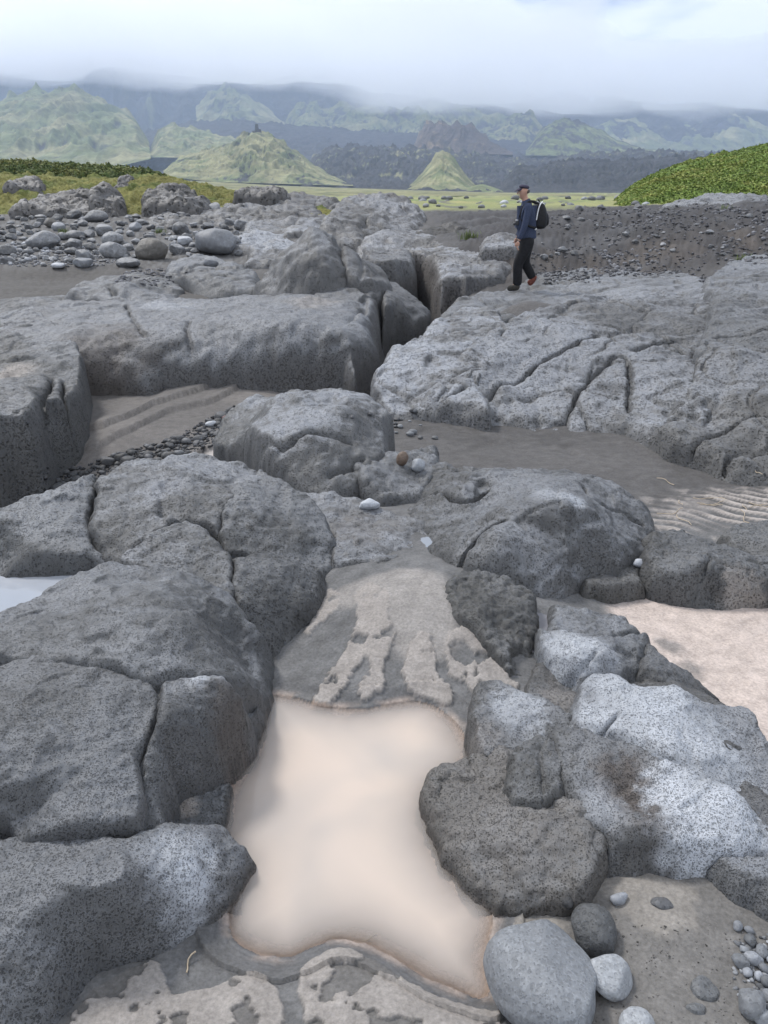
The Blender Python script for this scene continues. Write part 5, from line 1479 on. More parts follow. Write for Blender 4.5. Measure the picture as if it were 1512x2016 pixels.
# boulder field on the left plateau
fm = [proto(60 + k, M_FIELD, sub=4, angular=(.7, 1.0, 1.1)[k % 3], lump=.20, planes=(6, 9, 12)[k % 3], sq=(1, .85, (.45, .6, .7, .52)[k % 4])) for k in range(9)]
M_TAN = rock_mat('tan_boulder_stone', 9, .02, 14, attr=False, col=(.12, .112, .102), pit_shade=.2, fine=.3, pore=.4)
M_PF = rock_mat('pale_field_stone', 9, .008, 14, attr=False, col=(.25, .26, .28), pit_shade=.25, fine=.2, pore=.4)
named = [(297, 512, 66, 75, M_TAN, 1.0, 'large brown rounded boulder standing in the middle of the boulder field'),
         (424, 502, 96, 82, M_PF, .75, 'biggest pale boulder, lying long beside the flat grey rock'),
         (362, 484, 34, 77, M_PF, .8, 'bluish pale boulder left of the biggest pale one'),
         (82, 490, 70, 79, M_FIELD, .75, 'big angular grey boulder near the left edge of the boulder field'),
         (115, 458, 27, 76, M_PF, 1.0, 'egg-shaped whitish boulder leaning by a split dark rock'),
         (98, 450, 26, 80, M_TAN, 1.1, 'dark split rock behind the egg-shaped whitish boulder'),
         (186, 436, 54, 72, M_FIELD, .6, 'flat-topped grey boulder at the back of the boulder field'),
         (204, 468, 38, 77, M_FIELD, .9, 'rounded grey boulder in the second row, below the flat-topped one'),
         (266, 455, 26, 79, M_PF, 1.0, 'pale upright boulder at the right back of the boulder field'),
         (222, 508, 64, 78, M_FIELD, .75, 'smooth domed boulder with a fracture, left of the brown one'),
         (163, 526, 40, 77, M_PF, .7, 'pale flattish boulder on the edge of the dark sandy scarp'),
         (114, 526, 32, 74, M_PF, .5, 'white flat stone on the edge of the dark sandy scarp'),
         (250, 527, 50, 76, M_FIELD, .6, 'flat grey stone in front of the brown boulder'),
         (415, 525, 30, 81, M_PF, .9, 'pointed pale stone on the sand left of the cone')]
for px, py, wp, sd_, mt, zs, lb in named:
    stone('boulder', proto(sd_, mt, sub=4, angular=.6, lump=.09, planes=7, sq=(1, .8, .75)), mt, px, py, wp, lb, 'boulder', rot=random.uniform(-40, 40), sink=.15, zs=zs, at=settle(px, py, .3))
r5 = np.random.default_rng(77)
field = []
n_ = 0
occ = [(a, b, c) for a, b, c, *_ in named]
while n_ < 200:
    px, py = r5.uniform(-60, 480), r5.uniform(428, 520)
    if px > 330 and py > 505:
        continue
    wp = r5.choice([16, 24, 34, 46, 60], p=[.26, .27, .24, .15, .08]) * r5.uniform(.8, 1.2) * (.5 + .6 * (py - 420) / 100)
    if any(abs(px - a) < (wp + c) * .30 and abs(py - b) < (wp + c) * .17 for a, b, c in occ):
        continue
    o = stone('boulder', fm[n_ % 9], None, px, py, wp, 'rounded grey boulder in the boulder field of the left plateau', 'boulder', 'boulders strewn over the left plateau', rot=r5.uniform(0, 360), tilt=(r5.uniform(-15, 15), r5.uniform(-15, 15)), sink=.2, at=settle(px, py, .3))
    n_ += 1
    occ.append((px, py, wp * .8))
    if o:
        field.append((o, px, py, wp))
# single out those that lie right beside a boulder one can name
SHORT = ['large brown boulder', 'biggest pale boulder', 'bluish pale boulder', 'big angular boulder', 'egg-shaped whitish boulder', 'split dark rock', 'flat-topped boulder', 'round second-row boulder',
         'pale upright boulder', 'smooth fractured dome', 'pale flattish boulder', 'white flat stone', 'flat stone before the brown boulder', 'pointed pale stone']
seen_ = set()
for (ax, ay, aw, *_), nm in zip(named, SHORT):
    for word, ux, uy in (('just left of', -1, 0), ('just right of', 1, 0), ('right behind', 0, -1), ('right in front of', 0, 1)):
        best = None
        for k, (o, px, py, wp) in enumerate(field):
            dx_, dy_ = px - ax, (py - 6 - ay) * 2.2
            al, ac = dx_ * ux + dy_ * uy, abs(dx_ * uy) + abs(dy_ * ux)
            if k not in seen_ and 0 < al < aw * .5 + 60 and ac < al * .8 and (best is None or al < best[0]):
                best = (al, k)
        if best:
            seen_.add(best[1])
            o, px, py, wp = field[best[1]]
            o['label'] = f"{'small' if wp < 22 else 'medium' if wp < 40 else 'large'} grey boulder lying {word} the {nm}"
gm = [proto(90 + k, M_FIELD if k % 3 else M_PF, sub=2, angular=.5, lump=.1, planes=6, sq=(1, .85, .6)) for k in range(5)]
for k in range(90):
    px, py = r5.triangular(-20, 60, 260), r5.uniform(470, 526)
    stone('cobble', gm[k % 5], None, px, py, r5.uniform(6, 16), 'small cobble at the front of the boulder field', 'cobble', 'cobbles along the sandy scarp', rot=r5.uniform(0, 360), sink=.2, at=settle(px, py, .25))

# dark cobbles in the gravel hollow
GPOLY = np.array([(150, 990), (40, 1000), (140, 925), (230, 895), (330, 868), (430, 815), (500, 785), (570, 785), (545, 825), (470, 860), (420, 880), (360, 900), (290, 935), (230, 960)], float)
dm = [proto(110 + k, M_DARKSTONE, sub=3, angular=.45, lump=.1, planes=6, sq=(1, .85, .65)) for k in range(7)]
n_ = 0
while n_ < 260:
    px, py = r5.uniform(40, 570), r5.uniform(785, 1000)
    if not inside(np.array([px]), np.array([py]), GPOLY)[0]:
        continue
    wp = r5.choice([10, 14, 20, 28], p=[.35, .38, .2, .07]) * r5.uniform(.8, 1.25)
    p = settle(px, py, -.6)
    if p is None:
        continue
    stone('cobble', dm[n_ % 7], None, px, py, wp, 'dark rounded cobble in the gravel hollow on the left', 'cobble', 'dark cobbles in the gravel hollow', rot=r5.uniform(0, 360), tilt=(r5.uniform(-20, 20), r5.uniform(-20, 20)), sink=.25, at=p)
    n_ += 1
M_RED = rock_mat('red_stone', 60, .001, 80, attr=False, col=(.13, .075, .07), pit_shade=.2, fine=.3, pore=.4)
stone('stone', proto(130, M_RED, sub=3, sq=(1, .8, .7)), M_RED, 445, 830, 18, 'single reddish stone among the dark cobbles', at=settle(445, 830, -.55), sink=.1)
stone('stone', proto(131, M_WHITE, sub=3, angular=.8, sq=(1, .7, .55)), M_WHITE, 415, 840, 24, 'single white stone among the dark cobbles', at=settle(415, 840, -.55), sink=.1, rot=20)
stone('stone', proto(132, M_STONE, sub=3, angular=.6, sq=(1, .8, .6)), M_STONE, 352, 898, 22, 'grey stone at the near edge of the dark cobbles', at=settle(352, 898, -.6), sink=.2)


def scatter(name, plist, sizes, mat, seed):
    """gravel too small to pick apart, joined into one object"""
    bm = bmesh.new()
    bmesh.ops.create_icosphere(bm, subdivisions=1, radius=1)
    B = np.array([v.co[:] for v in bm.verts])
    Fb_ = np.array([[v.index for v in f.verts] for f in bm.faces])
    bm.free()
    r = np.random.default_rng(seed)
    n = len(plist)
    V = B[None] * (1 + .28 * r.normal(size=(n, len(B), 1)).clip(-1.5, 1.5))
    V = V * (np.array([1, .85, .6]) * (1 + .25 * r.normal(size=(n, 1, 3)).clip(-1, 1)))
    a = r.uniform(0, 6.28, n)
    c_, s_ = np.cos(a)[:, None], np.sin(a)[:, None]
    V = np.stack([V[..., 0] * c_ - V[..., 1] * s_, V[..., 0] * s_ + V[..., 1] * c_, V[..., 2]], -1)
    V = V * np.asarray(sizes)[:, None, None] + np.asarray(plist)[:, None]
    F = (Fb_[None] + (np.arange(n) * len(B))[:, None, None]).reshape(-1, 3)
    shade = np.clip(r.normal(1, .35, n), .4, 2.2)
    col = np.repeat(np.outer(shade, np.array(mat[1])), len(B), 0)
    me = new_mesh(name, V.reshape(-1, 3), F, mat[0], {'col': np.clip(col, .02, .7)}, smooth=True)
    return tag(link(name, me), kind='stuff')


M_GRAVEL = attr_mat('gravel_grain', 60, .3, .004, .75)


def scatter_px(name, poly, n, wpx, col, seed, z0, lift=.2):
    poly = np.array(poly, float)
    r = np.random.default_rng(seed)
    P_, S_ = [], []
    while len(P_) < n:
        px, py = r.uniform(poly[:, 0].min(), poly[:, 0].max()), r.uniform(poly[:, 1].min(), poly[:, 1].max())
        if not inside(np.array([px]), np.array([py]), poly)[0]:
            continue
        p = settle(px, py, z0)
        if p is None:
            P_.append((0, 5, -3)); S_.append(.001)
            continue
        s = r.uniform(*wpx) * depth_of(p) / FPX / 2
        P_.append((p[0], p[1], p[2] + s * lift)); S_.append(s)
    return scatter(name, P_, S_, (M_GRAVEL, col), seed)


scatter_px('gravel', GPOLY, 1500, (4, 9), (.062, .063, .068), 1, -.6)
scatter_px('gravel', [(225, 560), (245, 535), (320, 528), (345, 545), (330, 565), (280, 562)], 220, (4, 9), (.15, .15, .16), 2, .1)
scatter_px('gravel', [(-30, 525), (20, 475), (150, 480), (260, 505), (200, 525)], 700, (3, 8), (.19, .19, .20), 3, .25)
scatter_px('gravel', [(1040, 545), (1060, 470), (1200, 430), (1400, 405), (1530, 395), (1530, 500), (1400, 530), (1250, 545)], 1500, (2.5, 8), (.10, .10, .107), 4, .5)
scatter_px('gravel', [(1180, 450), (1300, 435), (1330, 455), (1200, 475)], 240, (4, 10), (.15, .15, .16), 5, .9)
scatter_px('gravel', [(1370, 470), (1530, 455), (1530, 490), (1400, 500)], 200, (5, 12), (.15, .15, .16), 6, .7)
scatter_px('gravel', [(1060, 560), (1090, 540), (1170, 545), (1180, 556)], 90, (4, 9), (.12, .12, .125), 7, .3)
scatter_px('gravel', [(1440, 1960), (1450, 1850), (1520, 1830), (1540, 2020)], 120, (6, 16), (.20, .205, .215), 8, .06)
scatter_px('gravel', [(480, 800), (560, 785), (600, 790), (560, 830), (480, 860)], 120, (6, 12), (.14, .142, .148), 9, -.5)
scatter_px('gravel', [(980, 2010), (1120, 1800), (1500, 1830), (1512, 2016)], 300, (2, 5), (.12, .115, .11), 10, .04)

for k in range(46):
    px = r5.uniform(1060, 1530)
    py = r5.uniform(400, 520) if px < 1250 else r5.uniform(410, 510)
    p = march(px, py, 14.6, 40)
    if p:
        stone('stone', fm[k % 9], None, px, py, r5.choice([8, 11, 15, 20]), 'grey stone lying on the dark sand bank behind the ledge', 'stone', 'stones on the dark sand bank', rot=r5.uniform(0, 360), sink=.3, at=p)

# rocks on the grass plain and in the mossy mound
for k in range(70):
    px, py = r5.uniform(700, 1210), r5.uniform(386, 420)
    p = aty(px, py, 40 + (425 - py) * 0)
    Yq = CAM_H / max(.004, (SP - (1008 - py) / FPX * CP) / (CP + (1008 - py) / FPX * SP)) * .45
    Yq = min(max(Yq, 34), 110)
    X_ = (px - 756) / FPX * Yq * 1.08
    if 8 + .02 * k > 0 and abs(X_) < 40:
        zg = height_at(X_, Yq)
        stone('rock', gm[(k % 4) + 1], None, 0, 0, r5.uniform(6, 20), 'dark lava rock scattered on the pale grass plain', 'rock', 'lava rocks on the grass plain', rot=r5.uniform(0, 360), sink=.25, at=(X_, Yq, zg))
M_LICHEN = rock_mat('lichen_lava', 4, .08, 5, attr=True, pit_shade=.5, fine=.5)
MR = dict(w=.5, dust=.15, tint=(.105, .103, .104), cell=.55, crack=1.0, rough=2.6, lump=.12, mat=M_LICHEN, pillow=1.0)
far_rock('broad dark lava crag with lichen at the foot of the mossy mound on the left', [(42, 428, 0), (50, 395, .8), (110, 374, 1.6), (170, 378, 1.6), (215, 410, 1), (225, 428, .2)], 27.2, 0,
         [(65, 395, .8), (110, 380, 1.3), (165, 385, 1.3), (130, 405, .6), (190, 405, .8)], 71, depth=2, **MR)
far_rock('dark lava crag in the right part of the mossy mound', [(290, 412, 0), (298, 378, .8), (330, 358, 1.6), (370, 370, 1.6), (405, 405, .6), (380, 414, 0)], 27.6, 0,
         [(305, 380, .8), (332, 364, 1.3), (365, 376, 1.2), (345, 390, .6), (390, 402, .5)], 72, depth=2, **MR)
far_rock('small dark lava knob on the middle of the mossy mound', [(188, 398, 0), (194, 368, .6), (208, 361, 1.2), (224, 372, 1.), (230, 396, .2)], 28.0, 0,
         [(198, 370, .6), (208, 364, .9), (220, 375, .7), (208, 385, .3)], 73, depth=1.6, **MR)
far_rock('upper left lava knob in the mossy mound', [(22, 378, 0), (30, 354, .6), (52, 347, 1.2), (70, 358, 1.), (76, 376, .2)], 31.5, 0,
         [(34, 357, .6), (52, 350, .9), (66, 361, .7), (50, 365, .3)], 74, depth=1.6, **MR)
far_rock('dark grey rock on the skyline crest of the mossy mound', [(234, 364, 0), (238, 350, .6), (245, 344, 1.), (254, 352, .8), (257, 364, .2)], 33, 0,
         [(240, 351, .5), (246, 346, .8), (252, 354, .6)], 75, depth=1.2, **MR)
far_rock('dark lava rocks at the right tip of the mossy mound', [(470, 392, 0), (480, 372, .6), (505, 364, 1.4), (535, 368, 1.4), (558, 386, .6), (540, 394, 0)], 30, 0,
         [(486, 374, .6), (508, 367, 1.1), (532, 372, 1.1), (515, 380, .4), (548, 385, .6)], 76, depth=2, **MR)

# ------------------------------------------------------------------ grass tufts and straw
M_BLADE = plain_mat('grass_blade', (.13, .17, .05), .6, 20, .3)
M_STRAW = plain_mat('dry_straw', (.46, .38, .28), .7, 20, .2)


def tuft(px, py, z, n, h, label, seed):
    p = settle(px, py, z)
    r = np.random.default_rng(seed)
    V, F = [], []
    for k in range(n):
        a = r.uniform(0, 6.28)
        b0 = np.array([r.normal(0, h * .35), r.normal(0, h * .25), -.03])
        ln = np.array([math.cos(a), math.sin(a), 0]) * r.uniform(.1, .6) * h
        sd_ = np.array([-math.sin(a), math.cos(a), 0]) * .006 * (1 + h)
        hh = h * r.uniform(.5, 1.1)
        i = len(V)
        for t_, w_ in ((0, 1), (.5, .8), (1, .15)):
            c_ = b0 + ln * t_ * t_ + np.array([0, 0, hh * (t_ - .25 * t_ * t_)])
            V += [c_ - sd_ * w_, c_ + sd_ * w_]
        F += [(i, i + 1, i + 3, i + 2), (i + 2, i + 3, i + 5, i + 4)]
    me = new_mesh('grass_tuft', V, F, M_BLADE)
    return tag(link('grass_tuft', me, p), label, 'grass')


tuft(925, 468, .5, 90, .28, 'thin green grass tuft on the dark slope left of the hiker', 1)
tuft(1475, 455, 1.0, 90, .24, 'sparse grass tuft near the right end of the sand bank', 2)
tuft(1425, 440, 1.0, 50, .22, 'thin grass tuft among stones on top of the sand bank', 3)
tuft(125, 460, .5, 60, .22, 'yellow-green grass tuft beside the egg-shaped boulder', 4)
tuft(315, 458, .5, 80, .22, 'grass tuft on the sand at the back of the boulder field', 5)


def straw(px, py, z, L, rot, label, seed, group=None):
    p = settle(px, py, z)
    r = np.random.default_rng(seed)
    n = 6
    ts = np.linspace(-.5, .5, n)
    ax = np.c_[ts * L, .12 * L * np.sin(ts * 5 + r.uniform(0, 6)), .004 + .01 * r.random(n)]
    c_, s_ = math.cos(rot), math.sin(rot)
    ax = np.c_[ax[:, 0] * c_ - ax[:, 1] * s_, ax[:, 0] * s_ + ax[:, 1] * c_, ax[:, 2]]
    ring = np.array([(0, 1), (.87, -.5), (-.87, -.5)]) * .0026
    V = np.array([[x_ + (-s_) * a, y_ + c_ * a, z_ + b] for x_, y_, z_ in ax for a, b in ring])
    F = [(3 * i + k, 3 * i + (k + 1) % 3, 3 * i + 3 + (k + 1) % 3, 3 * i + 3 + k) for i in range(n - 1) for k in range(3)]
    me = new_mesh('straw', V, F, M_STRAW)
    return tag(link('straw', me, p), label, 'straw', group)


for k in range(14):
    straw(random.uniform(1280, 1500), random.uniform(930, 1060), -.14, random.uniform(.06, .22), random.uniform(0, 3.1), 'dry pale straw washed onto the rippled sand', k, 'dry straws on the rippled sand')
straw(1420, 1095, -.12, .5, -.35, 'long dry stalk lying beside the small dark rock at the right edge', 30)
straw(725, 1845, .01, .05, .4, 'short yellow straw on the mud under the bottom left rock', 31)
straw(374, 1900, .01, .05, 1.3, 'curled yellow straw stuck in the mud left of the pool', 32)

# ------------------------------------------------------------------ the hiker
def skin(name, joints, edges, mat, sub=2, parent=None, root=0):
    """continuous surface grown round a skeleton: joints = {key: (x, y, z, rx, ry)}"""
    keys = list(joints)
    me = bpy.data.meshes.new(name)
    me.from_pydata([joints[k][:3] for k in keys], [(keys.index(a), keys.index(b)) for a, b in edges], [])
    o = bpy.data.objects.new(name, me)
    COL.objects.link(o)
    m = o.modifiers.new('skin', 'SKIN')
    m.use_smooth_shade = True
    for k, sv_ in zip(keys, me.skin_vertices[0].data):
        rr = joints[k][3:]
        sv_.radius = (rr[0], rr[-1])
        sv_.use_root = (k == keys[root])
    s = o.modifiers.new('sub', 'SUBSURF')
    s.levels = s.render_levels = sub
    dg = bpy.context.evaluated_depsgraph_get()
    m2 = bpy.data.meshes.new_from_object(o.evaluated_get(dg))
    bpy.data.objects.remove(o)
    m2.name = name
    m2.materials.clear()
    m2.materials.append(mat)
    for p in m2.polygons:
        p.use_smooth = True
    return link(name, m2, parent=parent)


M_SKIN = plain_mat('skin', (.46, .27, .20), .55, 8, .08)
M_JACKET = plain_mat('navy_fleece', (.040, .052, .092), .9, 60, .25, .004)
M_TROUSER = plain_mat('black_trousers', (.012, .012, .014), .85, 30, .4, .006)
M_BOOT = plain_mat('hiking_boot', (.045, .042, .036), .7, 40, .4)
M_BOOTRED = plain_mat('boot_red', (.16, .05, .035), .7, 40, .3)
M_CAP = plain_mat('cap_cloth', (.040, .036, .062), .85, 40, .2)
M_PACK = plain_mat('pack_nylon', (.010, .010, .012), .6, 50, .5, .004)
M_TRIM = plain_mat('white_piping', (.72, .73, .74), .5, 40, .1)
M_HAIR = plain_mat('grey_hair', (.10, .085, .075), .9, 60, .4)
M_CAMB = plain_mat('camera_body', (.05, .05, .055), .4, 30, .2)
M_CAMS = plain_mat('camera_silver', (.5, .51, .53), .35, 30, .1)

hp = march(1022, 575, 11.5)
HX, HY = atz(1024, 575, hp[2])[0], hp[1]
HZ = height_at(HX, HY)
man = bpy.data.objects.new('person', None)
COL.objects.link(man)
kx = HX + .03
man.location = (kx, HY, HZ)
man.scale = (.96,) * 3
tag(man, 'person in navy fleece, black trousers and dark cap walking left with bowed head', 'person')
# figure faces -X; front (left) foot on the ground at z = 0
skin('body', {'pelvis': (.085, 0, .92, .09, .11), 'waist': (.075, 0, 1.06, .095, .125), 'chest': (.055, 0, 1.30, .105, .15), 'collar': (.05, 0, 1.46, .07, .09), 'neck': (.025, 0, 1.555, .056, .056),
              'jaw': (-.03, 0, 1.62, .078, .070), 'head': (-.03, 0, 1.695, .118, .096), 'top': (-.02, 0, 1.765, .09, .08),
              'shl': (.05, -.17, 1.445, .058, .058), 'ell': (-.005, -.225, 1.14, .043, .043), 'wrl': (-.095, -.215, .865, .028, .034),
              'shr': (.05, .17, 1.445, .058, .058), 'elr': (.04, .24, 1.15, .043, .043), 'wrr': (-.06, .22, .90, .028, .034),
              'hl': (.06, -.09, .80, .07, .07), 'kl': (-.075, -.095, .46, .06, .06), 'al': (-.05, -.10, .10, .045, .045), 'tl': (-.17, -.10, .055, .035, .04),
              'hr': (.10, .09, .80, .07, .07), 'kr': (.085, .09, .47, .06, .06), 'ar': (.265, .09, .22, .045, .045), 'tr': (.20, .09, .14, .035, .04)},
     [('pelvis', 'waist'), ('waist', 'chest'), ('chest', 'collar'), ('collar', 'neck'), ('neck', 'jaw'), ('jaw', 'head'), ('head', 'top'), ('collar', 'shl'), ('shl', 'ell'), ('ell', 'wrl'), ('collar', 'shr'), ('shr', 'elr'),
      ('elr', 'wrr'), ('pelvis', 'hl'), ('hl', 'kl'), ('kl', 'al'), ('al', 'tl'), ('pelvis', 'hr'), ('hr', 'kr'), ('kr', 'ar'), ('ar', 'tr')], M_SKIN, 2, man)
# face
skin('nose', {'a': (-.118, 0, 1.695, .010, .011), 'b': (-.138, 0, 1.662, .013, .016), 'c': (-.112, 0, 1.652, .010, .013)}, [('a', 'b'), ('b', 'c')], M_SKIN, 2, man)
skin('chin', {'a': (-.07, 0, 1.60, .034, .036), 'b': (-.092, 0, 1.588, .022, .026)}, [('a', 'b')], M_SKIN, 2, man)
for s in (-1, 1):
    skin('ear', {'a': (-.015, s * .076, 1.70, .016, .007), 'b': (-.012, s * .080, 1.672, .013, .007)}, [('a', 'b')], M_SKIN, 1, man)
    skin('eye', {'a': (-.108, s * .034, 1.70, .009, .009), 'b': (-.110, s * .036, 1.70, .007, .007)}, [('a', 'b')], M_CAMB, 1, man)
skin('mouth', {'a': (-.108, -.02, 1.628, .006, .005), 'b': (-.114, 0, 1.628, .006, .005), 'c': (-.108, .02, 1.628, .006, .005)}, [('a', 'b'), ('b', 'c')], plain_mat('lip', (.30, .13, .11), .5, 8, .1), 1, man)
skin('hair', {'a': (.0, 0, 1.715, .100, .100), 'b': (.010, 0, 1.675, .086, .086), 'c': (.018, 0, 1.645, .058, .066)}, [('a', 'b'), ('b', 'c')], M_HAIR, 2, man)
# hands: palm and five fingers, slightly curled
for s, wx_, wy_, wz_ in ((-1, -.098, -.215, .865), (1, -.063, .22, .90)):
    jn = {'w': (wx_, wy_, wz_, .024, .030), 'p': (wx_ - .012, wy_, wz_ - .045, .016, .036), 'q': (wx_ - .016, wy_, wz_ - .085, .014, .038)}
    hand = skin('hand', jn, [('w', 'p'), ('p', 'q')], M_SKIN, 2, man)
    for k, (off, ln) in enumerate(((-.030, .060), (-.010, .072), (.010, .068), (.029, .052))):
        skin('finger', {'a': (wx_ - .016, wy_ + off, wz_ - .080, .0095, .0095), 'b': (wx_ - .018, wy_ + off * 1.05, wz_ - .08 - ln * .5, .0088, .0088), 'c': (wx_ - .002, wy_ + off, wz_ - .08 - ln * .85, .0078, .0078),
                        'd': (wx_ + .016, wy_ + off, wz_ - .08 - ln * .95, .007, .007)}, [('a', 'b'), ('b', 'c'), ('c', 'd')], M_SKIN, 1, hand)
    skin('thumb', {'a': (wx_ - .022, wy_ - s * .028, wz_ - .035, .011, .011), 'b': (wx_ - .048, wy_ - s * .036, wz_ - .062, .0098, .0098), 'c': (wx_ - .052, wy_ - s * .030, wz_ - .092, .0085, .0085)}, [('a', 'b'), ('b', 'c')], M_SKIN, 1, hand)
# clothes
jk = skin('jacket', {'hem': (.08, 0, .885, .165, .20), 'hem2': (.08, 0, .93, .160, .195), 'waist': (.075, 0, 1.05, .148, .185), 'chest': (.06, 0, 1.28, .160, .20), 'yoke': (.055, 0, 1.44, .105, .14), 'neck': (.035, 0, 1.53, .085, .085), 'coll': (.03, 0, 1.585, .080, .080),
                     'shl': (.05, -.185, 1.43, .074, .074), 'ell': (-.005, -.23, 1.13, .060, .060), 'wrl': (-.088, -.217, .885, .042, .046),
                     'shr': (.05, .185, 1.43, .074, .074), 'elr': (.04, .245, 1.14, .060, .060), 'wrr': (-.055, .222, .92, .042, .046)},
          [('hem', 'hem2'), ('hem2', 'waist'), ('waist', 'chest'), ('chest', 'yoke'), ('yoke', 'neck'), ('neck', 'coll'), ('yoke', 'shl'), ('shl', 'ell'), ('ell', 'wrl'), ('yoke', 'shr'), ('shr', 'elr'), ('elr', 'wrr')], M_JACKET, 2, man, 3)
jk2 = skin('trousers', {'belt': (.085, 0, 1.0, .13, .165), 'seat': (.10, 0, .88, .150, .18), 'hl': (.065, -.092, .74, .125, .115), 'kl': (-.072, -.096, .46, .096, .092), 'sl': (-.055, -.10, .28, .092, .088), 'al': (-.05, -.10, .07, .090, .085),
                        'hr': (.105, .092, .74, .122, .115), 'kr': (.088, .09, .475, .096, .092), 'sr': (.18, .09, .34, .090, .088), 'ar': (.268, .09, .19, .084, .082)},
           [('belt', 'seat'), ('seat', 'hl'), ('hl', 'kl'), ('kl', 'sl'), ('sl', 'al'), ('seat', 'hr'), ('hr', 'kr'), ('kr', 'sr'), ('sr', 'ar')], M_TROUSER, 2, man, 1)
b1 = skin('boot', {'top': (-.045, -.10, .13, .080, .070), 'ank': (-.035, -.10, .065, .080, .070), 'mid': (-.13, -.10, .048, .065, .066), 'toe': (-.245, -.10, .034, .050, .062), 'heel': (0.01, -.10, .045, .060, .060)},
          [('top', 'ank'), ('ank', 'mid'), ('mid', 'toe'), ('ank', 'heel')], M_BOOT, 2, man)
b2 = skin('boot', {'top': (.265, .09, .245, .078, .068), 'ank': (.29, .09, .185, .078, .066), 'mid': (.235, .09, .125, .062, .066), 'toe': (.180, .09, .080, .046, .060), 'heel': (.33, .09, .165, .056, .058)},
          [('top', 'ank'), ('ank', 'mid'), ('mid', 'toe'), ('ank', 'heel')], M_BOOTRED, 2, man)
cap = skin('cap', {'a': (-.025, 0, 1.735, .132, .112), 'b': (-.02, 0, 1.78, .115, .10), 'c': (-.015, 0, 1.808, .07, .065)}, [('a', 'b'), ('b', 'c')], M_CAP, 2, man)
bm = bmesh.new()
V1 = []
for i in range(9):
    a = -1.25 + 2.5 * i / 8
    V1.append([bm.verts.new((-.03 - .088 * math.cos(a), .080 * math.sin(a), 1.742 + dz)) for dz in (0, .008)] +
              [bm.verts.new((-.075 - .115 * math.cos(a) ** .8 if abs(a) < 1.2 else -.09, .078 * math.sin(a), 1.712 - .022 * math.cos(a) + dz)) for dz in (0, .008)])
for i in range(8):
    A_, B_ = V1[i], V1[i + 1]
    for q_ in ((0, 2, 2, 0), (1, 1, 3, 3)):
        pass
    bm.faces.new((A_[0], B_[0], B_[2], A_[2]))
    bm.faces.new((A_[1], A_[3], B_[3], B_[1]))
    bm.faces.new((A_[2], B_[2], B_[3], A_[3]))
    bm.faces.new((A_[0], A_[1], B_[1], B_[0]))
me = bpy.data.meshes.new('brim')
bmesh.ops.recalc_face_normals(bm, faces=bm.faces)
bm.to_mesh(me)
bm.free()
me.materials.append(M_CAP)
link('brim', me, parent=cap)


def tube(name, P, r_, mat, parent, seg=6):
    P = chaikin(P, 2, False)
    V, F = [], []
    for i, p in enumerate(P):
        t_ = P[min(i + 1, len(P) - 1)] - P[max(i - 1, 0)]
        t_ = t_ / (np.linalg.norm(t_) + 1e-9)
        u_ = np.cross(t_, (0, .3, 1.0)); u_ /= np.linalg.norm(u_) + 1e-9
        v_ = np.cross(t_, u_)
        for k in range(seg):
            a = 2 * math.pi * k / seg
            V.append(p + r_ * (math.cos(a) * u_ + math.sin(a) * v_))
    for i in range(len(P) - 1):
        for k in range(seg):
            F.append((i * seg + k, i * seg + (k + 1) % seg, (i + 1) * seg + (k + 1) % seg, (i + 1) * seg + k))
    return link(name, new_mesh(name, V, F, mat), parent=parent)


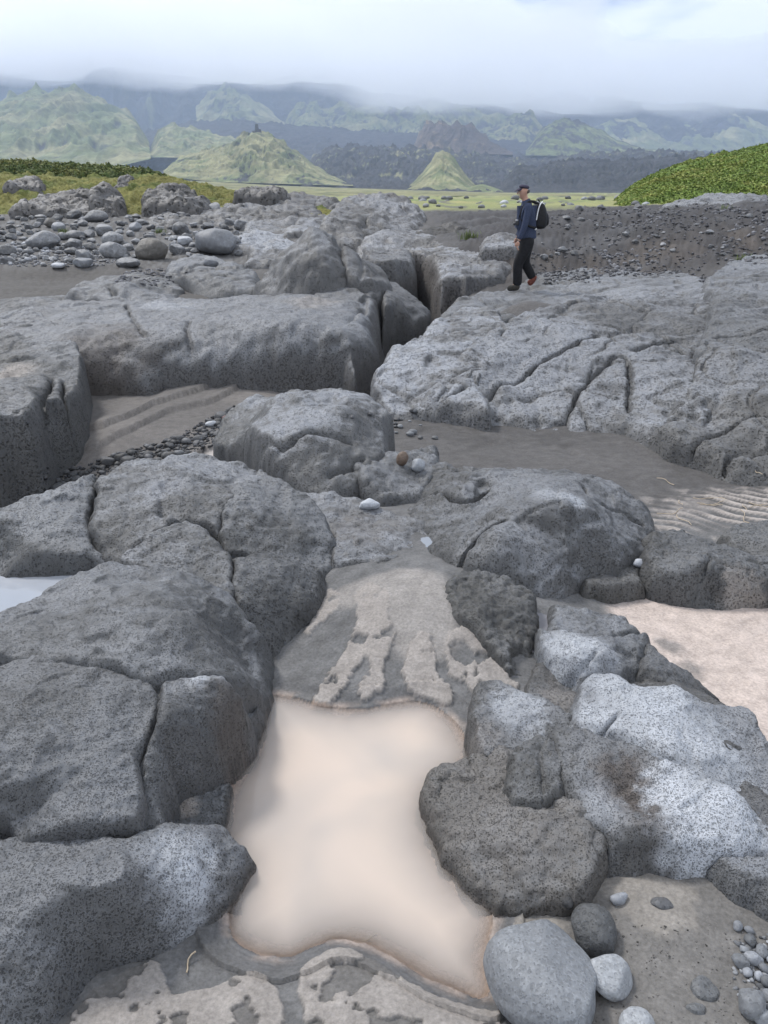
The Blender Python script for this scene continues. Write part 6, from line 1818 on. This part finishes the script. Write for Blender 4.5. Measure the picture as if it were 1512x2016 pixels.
# backpack: a thing of its own, carried on the back
pack = bpy.data.objects.new('backpack', None)
COL.objects.link(pack)
pack.location = (kx, HY, HZ)
pack.scale = (.96,) * 3
tag(pack, "black daypack with white piping on the walking person's back", 'backpack')
skin('bag', {'a': (.30, 0, 1.05, .10, .13), 'b': (.305, 0, 1.18, .115, .145), 'c': (.30, 0, 1.34, .105, .135), 'd': (.28, 0, 1.46, .07, .10), 'e': (.275, 0, 1.50, .04, .06)}, [('a', 'b'), ('b', 'c'), ('c', 'd'), ('d', 'e')], M_PACK, 2, pack)
skin('pocket', {'a': (.385, 0, 1.10, .055, .09), 'b': (.395, 0, 1.22, .05, .085), 'c': (.375, 0, 1.34, .03, .06)}, [('a', 'b'), ('b', 'c')], M_PACK, 2, pack)
tube('piping', np.array([(.215, -.122, 1.22), (.225, -.125, 1.33), (.245, -.112, 1.43), (.28, -.075, 1.50), (.32, -.04, 1.525)]), .011, M_TRIM, pack)
tube('zip_pull', np.array([(.20, -.14, 1.055), (.215, -.146, 1.07), (.225, -.146, 1.08)]), .011, M_TRIM, pack)
for s in (-1, 1):
    tube('shoulder_strap', np.array([(.24, s * .09, 1.49), (.12, s * .12, 1.545), (.0, s * .12, 1.49), (-.075, s * .115, 1.38), (-.065, s * .13, 1.22), (.06, s * .165, 1.12), (.22, s * .12, 1.09)]), .021, M_PACK, pack)
tube('haul_loop', np.array([(.27, -.03, 1.52), (.24, -.02, 1.565), (.24, .02, 1.565), (.27, .03, 1.52)]), .008, M_PACK, pack)

# camera hanging on the chest
camr = bpy.data.objects.new('chest_camera', None)
COL.objects.link(camr)
camr.location = (kx, HY, HZ)
camr.scale = (.96,) * 3
tag(camr, "small black and silver camera hanging on the walking person's chest", 'camera')


def rbox(name, c, d, mat, parent, bev=.006):
    bm = bmesh.new()
    bmesh.ops.create_cube(bm, size=1)
    for v in bm.verts:
        v.co = Vector((v.co.x * d[0] + c[0], v.co.y * d[1] + c[1], v.co.z * d[2] + c[2]))
    bmesh.ops.bevel(bm, geom=bm.edges[:], offset=bev, segments=2, affect='EDGES')
    me = bpy.data.meshes.new(name)
    bm.to_mesh(me)
    bm.free()
    me.materials.append(mat)
    return link(name, me, parent=parent)


rbox('camera_body', (-.115, -.03, 1.17), (.05, .12, .07), M_CAMB, camr)
rbox('camera_top', (-.115, -.03, 1.215), (.046, .11, .022), M_CAMS, camr, .004)
skin('lens', {'a': (-.13, -.03, 1.165, .03, .03), 'b': (-.185, -.03, 1.14, .03, .03)}, [('a', 'b')], M_CAMB, 2, camr)
tube('strap', np.array([(-.10, -.085, 1.20), (-.085, -.10, 1.34), (.0, -.085, 1.52), (.08, 0, 1.565), (.0, .085, 1.52), (-.085, .08, 1.34), (-.10, .03, 1.20)]), .006, M_PACK, camr)
